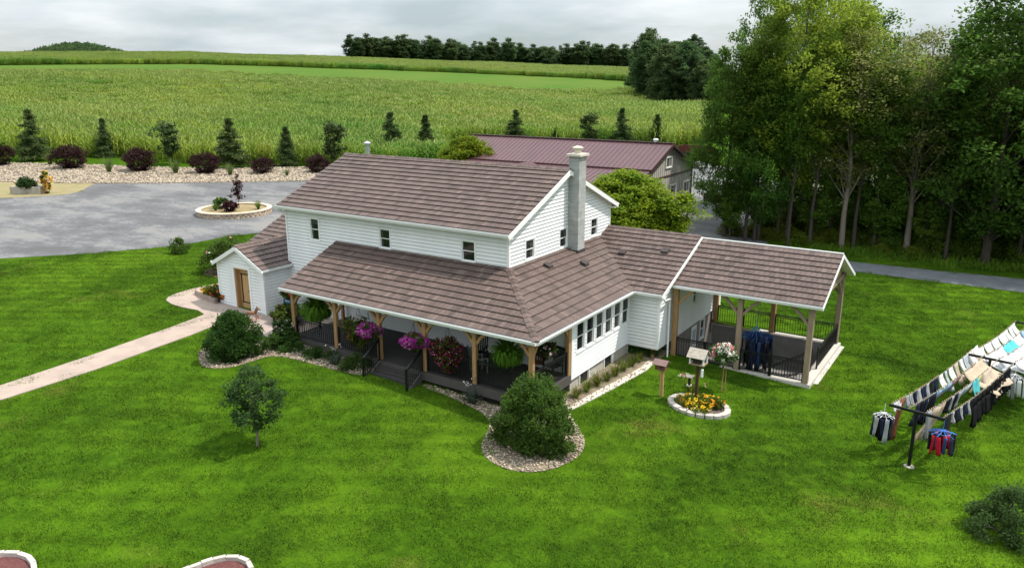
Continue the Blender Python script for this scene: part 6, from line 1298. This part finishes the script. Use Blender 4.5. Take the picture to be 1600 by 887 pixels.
# ================================================================== CLOTHESLINE
ORD = ['first', 'second', 'third', 'fourth', 'fifth', 'sixth', 'seventh', 'eighth', 'ninth', 'tenth', 'eleventh', 'twelfth', 'thirteenth', 'fourteenth', 'fifteenth']
CL = thing('clothesline', 'three black T posts in a row carrying four wires of washing', 'clothesline', G(15.02, 1.4)); dL = Vector((.24, .971, 0)).normalized(); dX = Vector((.985, -.17, 0)).normalized()
base = [Vector((15.02, 1.4, 0)), Vector((15.02, 1.4, 0)) + dL * 7.4, Vector((15.02, 1.4, 0)) + dL * 13.7]; hT = 1.95; half = .84; tops = []
for b in base:
    z = Z(b.x, b.y); q = MB(); q.tube([(b.x, b.y, z - .2), (b.x, b.y, z + hT)], .055, 8); PO = q.build('pole', M_black, CL); tp = Vector((b.x, b.y, z + hT)); tops.append(tp); q = MB(); q.bar(tp - dX * half, tp + dX * half, .08); q.build('crossbar', M_black, CL)
offs = [-.78, -.26, .26, .78]; wire = lambda i, s, seg: tops[seg] + dX * offs[i] + (tops[seg + 1] - tops[seg]) * s - Z_ * (.16 * 4 * s * (1 - s)) + Z_ * .05
for seg in (0, 1):
    for i in range(4):
        q = MB(); q.tube([wire(i, s, seg) for s in np.linspace(0, 1, 9)], .008, 4); q.build('wire', M_galv, CL)
        pg = MB(); Lw = (tops[seg + 1] - tops[seg]).length; np_ = int(Lw / .17)
        for k in range(1, np_):
            if rnd.random() < .8: c = wire(i, k / np_, seg); pg.box(c.x - .012, c.x + .012, c.y - .02, c.y + .02, c.z - .06, c.z + .05)
        pg.build('clothespins', M_gabwood, CL, kind='stuff')
q = MB(); bb = base[0]; q.lathe((bb.x, bb.y, Z(bb.x, bb.y) - .02), [(.0, .05), (.16, .04), (.2, 0)], 12); o = q.build('footing', M_capst, CL)
def peg(line, seg, s0, ln, drop_, m, name, label, group=None, kind='sheet', wind=(.25, -.1, 0), **k):
    drop = drop_ * rnd.uniform(.82, 1.06); ln *= rnd.uniform(.72, .92); L_ = (tops[seg + 1] - tops[seg]).length; return cloth(name, wire(line, s0, seg), wire(line, min(.99, s0 + ln / L_), seg), drop, label, 'laundry', FAB[m], group, wind, kind=kind, **k)
# wire 0, the left one
peg(0, 0, .02, .75, .35, 'white', 'towel', 'small white cloth on the left wire nearest the first post', wind=(.1, 0, 0))
peg(0, 0, .10, .55, 1.45, 'rust', 'dress', 'rust brown dress hanging on the left wire near the first post', kind='sheet', wind=(-.1, -.1, 0))
gA = 'dark socks and cloths on the left wire'
s_ = .165
for k, (m_c, ln, dr_) in enumerate((('grey', .3, .45), ('grey', .3, .5), ('navy', .25, .5), ('grey', .4, .6), ('navy', .35, .7), ('grey', .3, .5), ('black', .35, .8), ('navy', .4, .6))):
    peg(0, 0, s_, ln, dr_, m_c, 'garment', {'grey': 'grey cloth on the left wire past the rust dress', 'navy': 'navy cloth on the left wire past the rust dress', 'black': 'black cloth on the left wire past the rust dress'}[m_c], gA, wind=(.15, -.1, 0)); s_ += (ln + .06) / 7.4
for k in range(9):
    m_c = ('white', 'pale', 'white', 'cream')[k % 4]; ln = (.42, .34, .5)[k % 3]; peg(0, 0, s_, ln, .55 + .25 * (k % 2), m_c, 'undershirt', {'white': 'white shirt fluttering on the left wire before the second post', 'pale': 'pale blue shirt fluttering on the left wire before the second post', 'cream': 'cream shirt fluttering on the left wire before the second post'}[m_c], 'light shirts on the left wire', kind='shirt' if k % 2 else 'sheet', wind=(.45, -.15, 0)); s_ += (ln + .1) / 7.4
# wire 1
s_ = .10
for k in range(5): peg(1, 0, s_, .42, .95, 'black' if k % 2 else 'navy', 'jacket', 'black jacket on the second wire behind the beige towel' if k % 2 else 'navy jacket on the second wire behind the beige towel', 'dark jackets on the second wire', kind='shirt', wind=(-.1, -.1, 0)); s_ += .052
peg(1, 0, .38, 1.5, .9, 'sky', 'sheet', 'light blue sheet blown sideways on the second wire', wind=(-.7, -.7, 0), curl=.25)
peg(1, 0, .55, 1.2, 1.1, 'mauve', 'sheet', 'dusty mauve sheet blown beside the light blue one', wind=(-.6, -.6, 0), curl=.2)
peg(1, 0, .72, 2.3, 1.35, 'beige', 'blanket', 'broad beige blanket billowing under the second crossbar', wind=(1.5, -.9, 0), curl=.3, rip=.1)
# wire 2
peg(2, 0, .03, .35, 1.0, 'grey', 'shirt', 'grey shirt on the third wire next to the first post', kind='shirt', wind=(0, 0, 0))
peg(2, 0, .10, 1.5, 1.7, 'beige', 'towel', 'long beige towel slanting toward the ground by the first post', wind=(-.45, -.55, 0), rip=.08)
s_ = .27
for k in range(6): peg(2, 0, s_, .26, .6, ('black', 'navy', 'grey')[k % 3], 'stocking', ('black', 'navy', 'grey')[k % 3] + ' stocking on the third wire beyond the beige towel', 'stockings on the third wire', wind=(-.2, -.2, 0)); s_ += .03
peg(2, 0, .47, 1.3, .9, 'pale', 'sheet', 'pale grey blue sheet blown on the third wire', wind=(-.6, -.7, 0), curl=.2)
peg(2, 0, .61, .8, .55, 'aqua', 'towel', 'bright aqua towel on the third wire', wind=(.2, -.2, 0))
peg(2, 0, .70, .5, .8, 'lemon', 'towel', 'pale yellow towel next to the bright aqua one', wind=(-.3, -.3, 0))
peg(2, 0, .77, 1.0, .95, 'cream', 'towel', 'cream towel on the third wire below the second crossbar', wind=(.5, -.5, 0), curl=.2)
# wire 3
peg(3, 0, .02, .75, 1.0, 'black', 'apron', 'wide black apron at the near end of the right wire', wind=(.1, -.1, 0)); s_ = .11
for k in range(8): peg(3, 0, s_, .24, .45, ('grey', 'black', 'navy')[k % 3], 'sock', ('grey', 'black', 'navy')[k % 3] + ' sock on the near half of the right wire', 'socks on the right wire', wind=(.1, 0, 0)); s_ += .034
s_ = .40
for k in range(9): peg(3, 0, s_, .4, 1.05 - .03 * (k % 3), 'black', 'trousers', ORD[k] + ' pair of black trousers from the near end of the right wire', 'black trousers on the right wire', kind='trousers', wind=(.05, -.12, 0)); s_ += .062
# second span: the whites
gW = 'white laundry on the far span'
s_ = .02
for k in range(13): peg(0, 1, s_, .5, .7 + .25 * (k % 2), 'white', 'shirt', 'white shirt on the left wire of the far span', gW, kind='shirt' if k % 2 else 'sheet', wind=(.8, -.3, 0)); s_ += .073
s_ = .03
for k in range(5): peg(1, 1, s_, 1.4, 1.2, ('white', 'white', 'aqua', 'white', 'sky')[k], 'sheet', ('white sheet billowing on the second wire of the far span', 'white sheet billowing on the second wire of the far span', 'aqua sheet blown flat on the far span', 'white sheet billowing on the second wire of the far span', 'light blue sheet at the far end of the second wire')[k], gW if k not in (2, 4) else None, wind=(1.2 + .9 * rnd.random(), -.9 + .7 * rnd.random(), rnd.uniform(-.3, .5)), curl=.2 + .35 * rnd.random(), rip=.16, taper=rnd.uniform(0, .5)); s_ += .185
s_ = .02
for k in range(5): peg(2, 1, s_, 1.6, 1.15, 'white' if k != 3 else 'pale', 'sheet', 'white sheet blown sideways on the third wire of the far span' if k != 3 else 'pale grey sheet blown sideways on the far span', gW if k != 3 else None, wind=(1.2 + .9 * rnd.random(), -.9 + .7 * rnd.random(), rnd.uniform(-.3, .6)), curl=.2 + .35 * rnd.random(), rip=.17, taper=rnd.uniform(0, .5)); s_ += .19
s_ = .02
for k in range(6): peg(3, 1, s_, 1.2, .8, 'white', 'pillowcase', 'white pillowcase flying from the right wire of the far span', gW, wind=(1.0 + 1.2 * rnd.random(), -.8 + .7 * rnd.random(), rnd.uniform(-.3, .6)), curl=.2 + .3 * rnd.random(), rip=.13, taper=rnd.uniform(0, .6)); s_ += .155
peg(3, 0, .93, .6, .35, 'pale', 'sock', 'pale sock blown level at the second post', wind=(-1.2, -.6, 0))
M_plastic = mat('white_plastic', (.8, .8, .8), .4); M_blueplast = mat('blue_plastic', (.05, .2, .6), .4)
e0 = tops[0] - dX * (half + .12); hanger_ring('sock_hanger', tuple(e0 - Z_ * .42), .32, 'ring hanger of dark socks on the left end of the first crossbar', [FAB['black'], FAB['grey'], FAB['black'], FAB['navy']], 20, .78, M_plastic, 'ring hangers', .42)
e1 = tops[0] + dX * (half - .0); hanger_ring('sock_hanger', tuple(e1 + Vector((.0, -.12, -.42))), .38, 'blue ring hanger with red and navy clothes on the right end of the first crossbar', [FAB['red'], FAB['navy'], FAB['red'], FAB['black'], FAB['blue']], 24, .66, M_blueplast, 'ring hangers', .42)
e2 = tops[1] + dX * (half + .05); hanger_ring('sock_hanger', tuple(e2 - Z_ * .5), .36, 'ring hanger of white socks on the second crossbar', [FAB['white'], FAB['grey'], FAB['white']], 18, .75, M_plastic, 'ring hangers', .48)
# inside the pavilion
hanger_ring('trouser_rack', (8.1, 7.35, 1.0), .75, 'large round rack crowded with dark blue trousers drying in the pavilion', [FAB['navy'], FAB['black'], FAB['blue'], FAB['navy'], FAB['black']], 44, 1.35, M_blueplast, None, 1.9)
TRK = bpy.data.objects['trouser_rack']; q = MB()
for k in range(16): a = rnd.uniform(0, 6.28); b = a + rnd.uniform(1.2, 3.6); q.tube([Vector((8.1 + .74 * math.cos(a), 7.35 + .74 * math.sin(a), 1.0 + rnd.uniform(-.08, .06))), Vector((8.1, 7.35, 1.1 + rnd.uniform(-.05, .14))), Vector((8.1 + .74 * math.cos(b), 7.35 + .74 * math.sin(b), 1.0 + rnd.uniform(-.08, .06)))], .018, 4)
q.build('strap', FAB['blue'], TRK, kind='stuff')
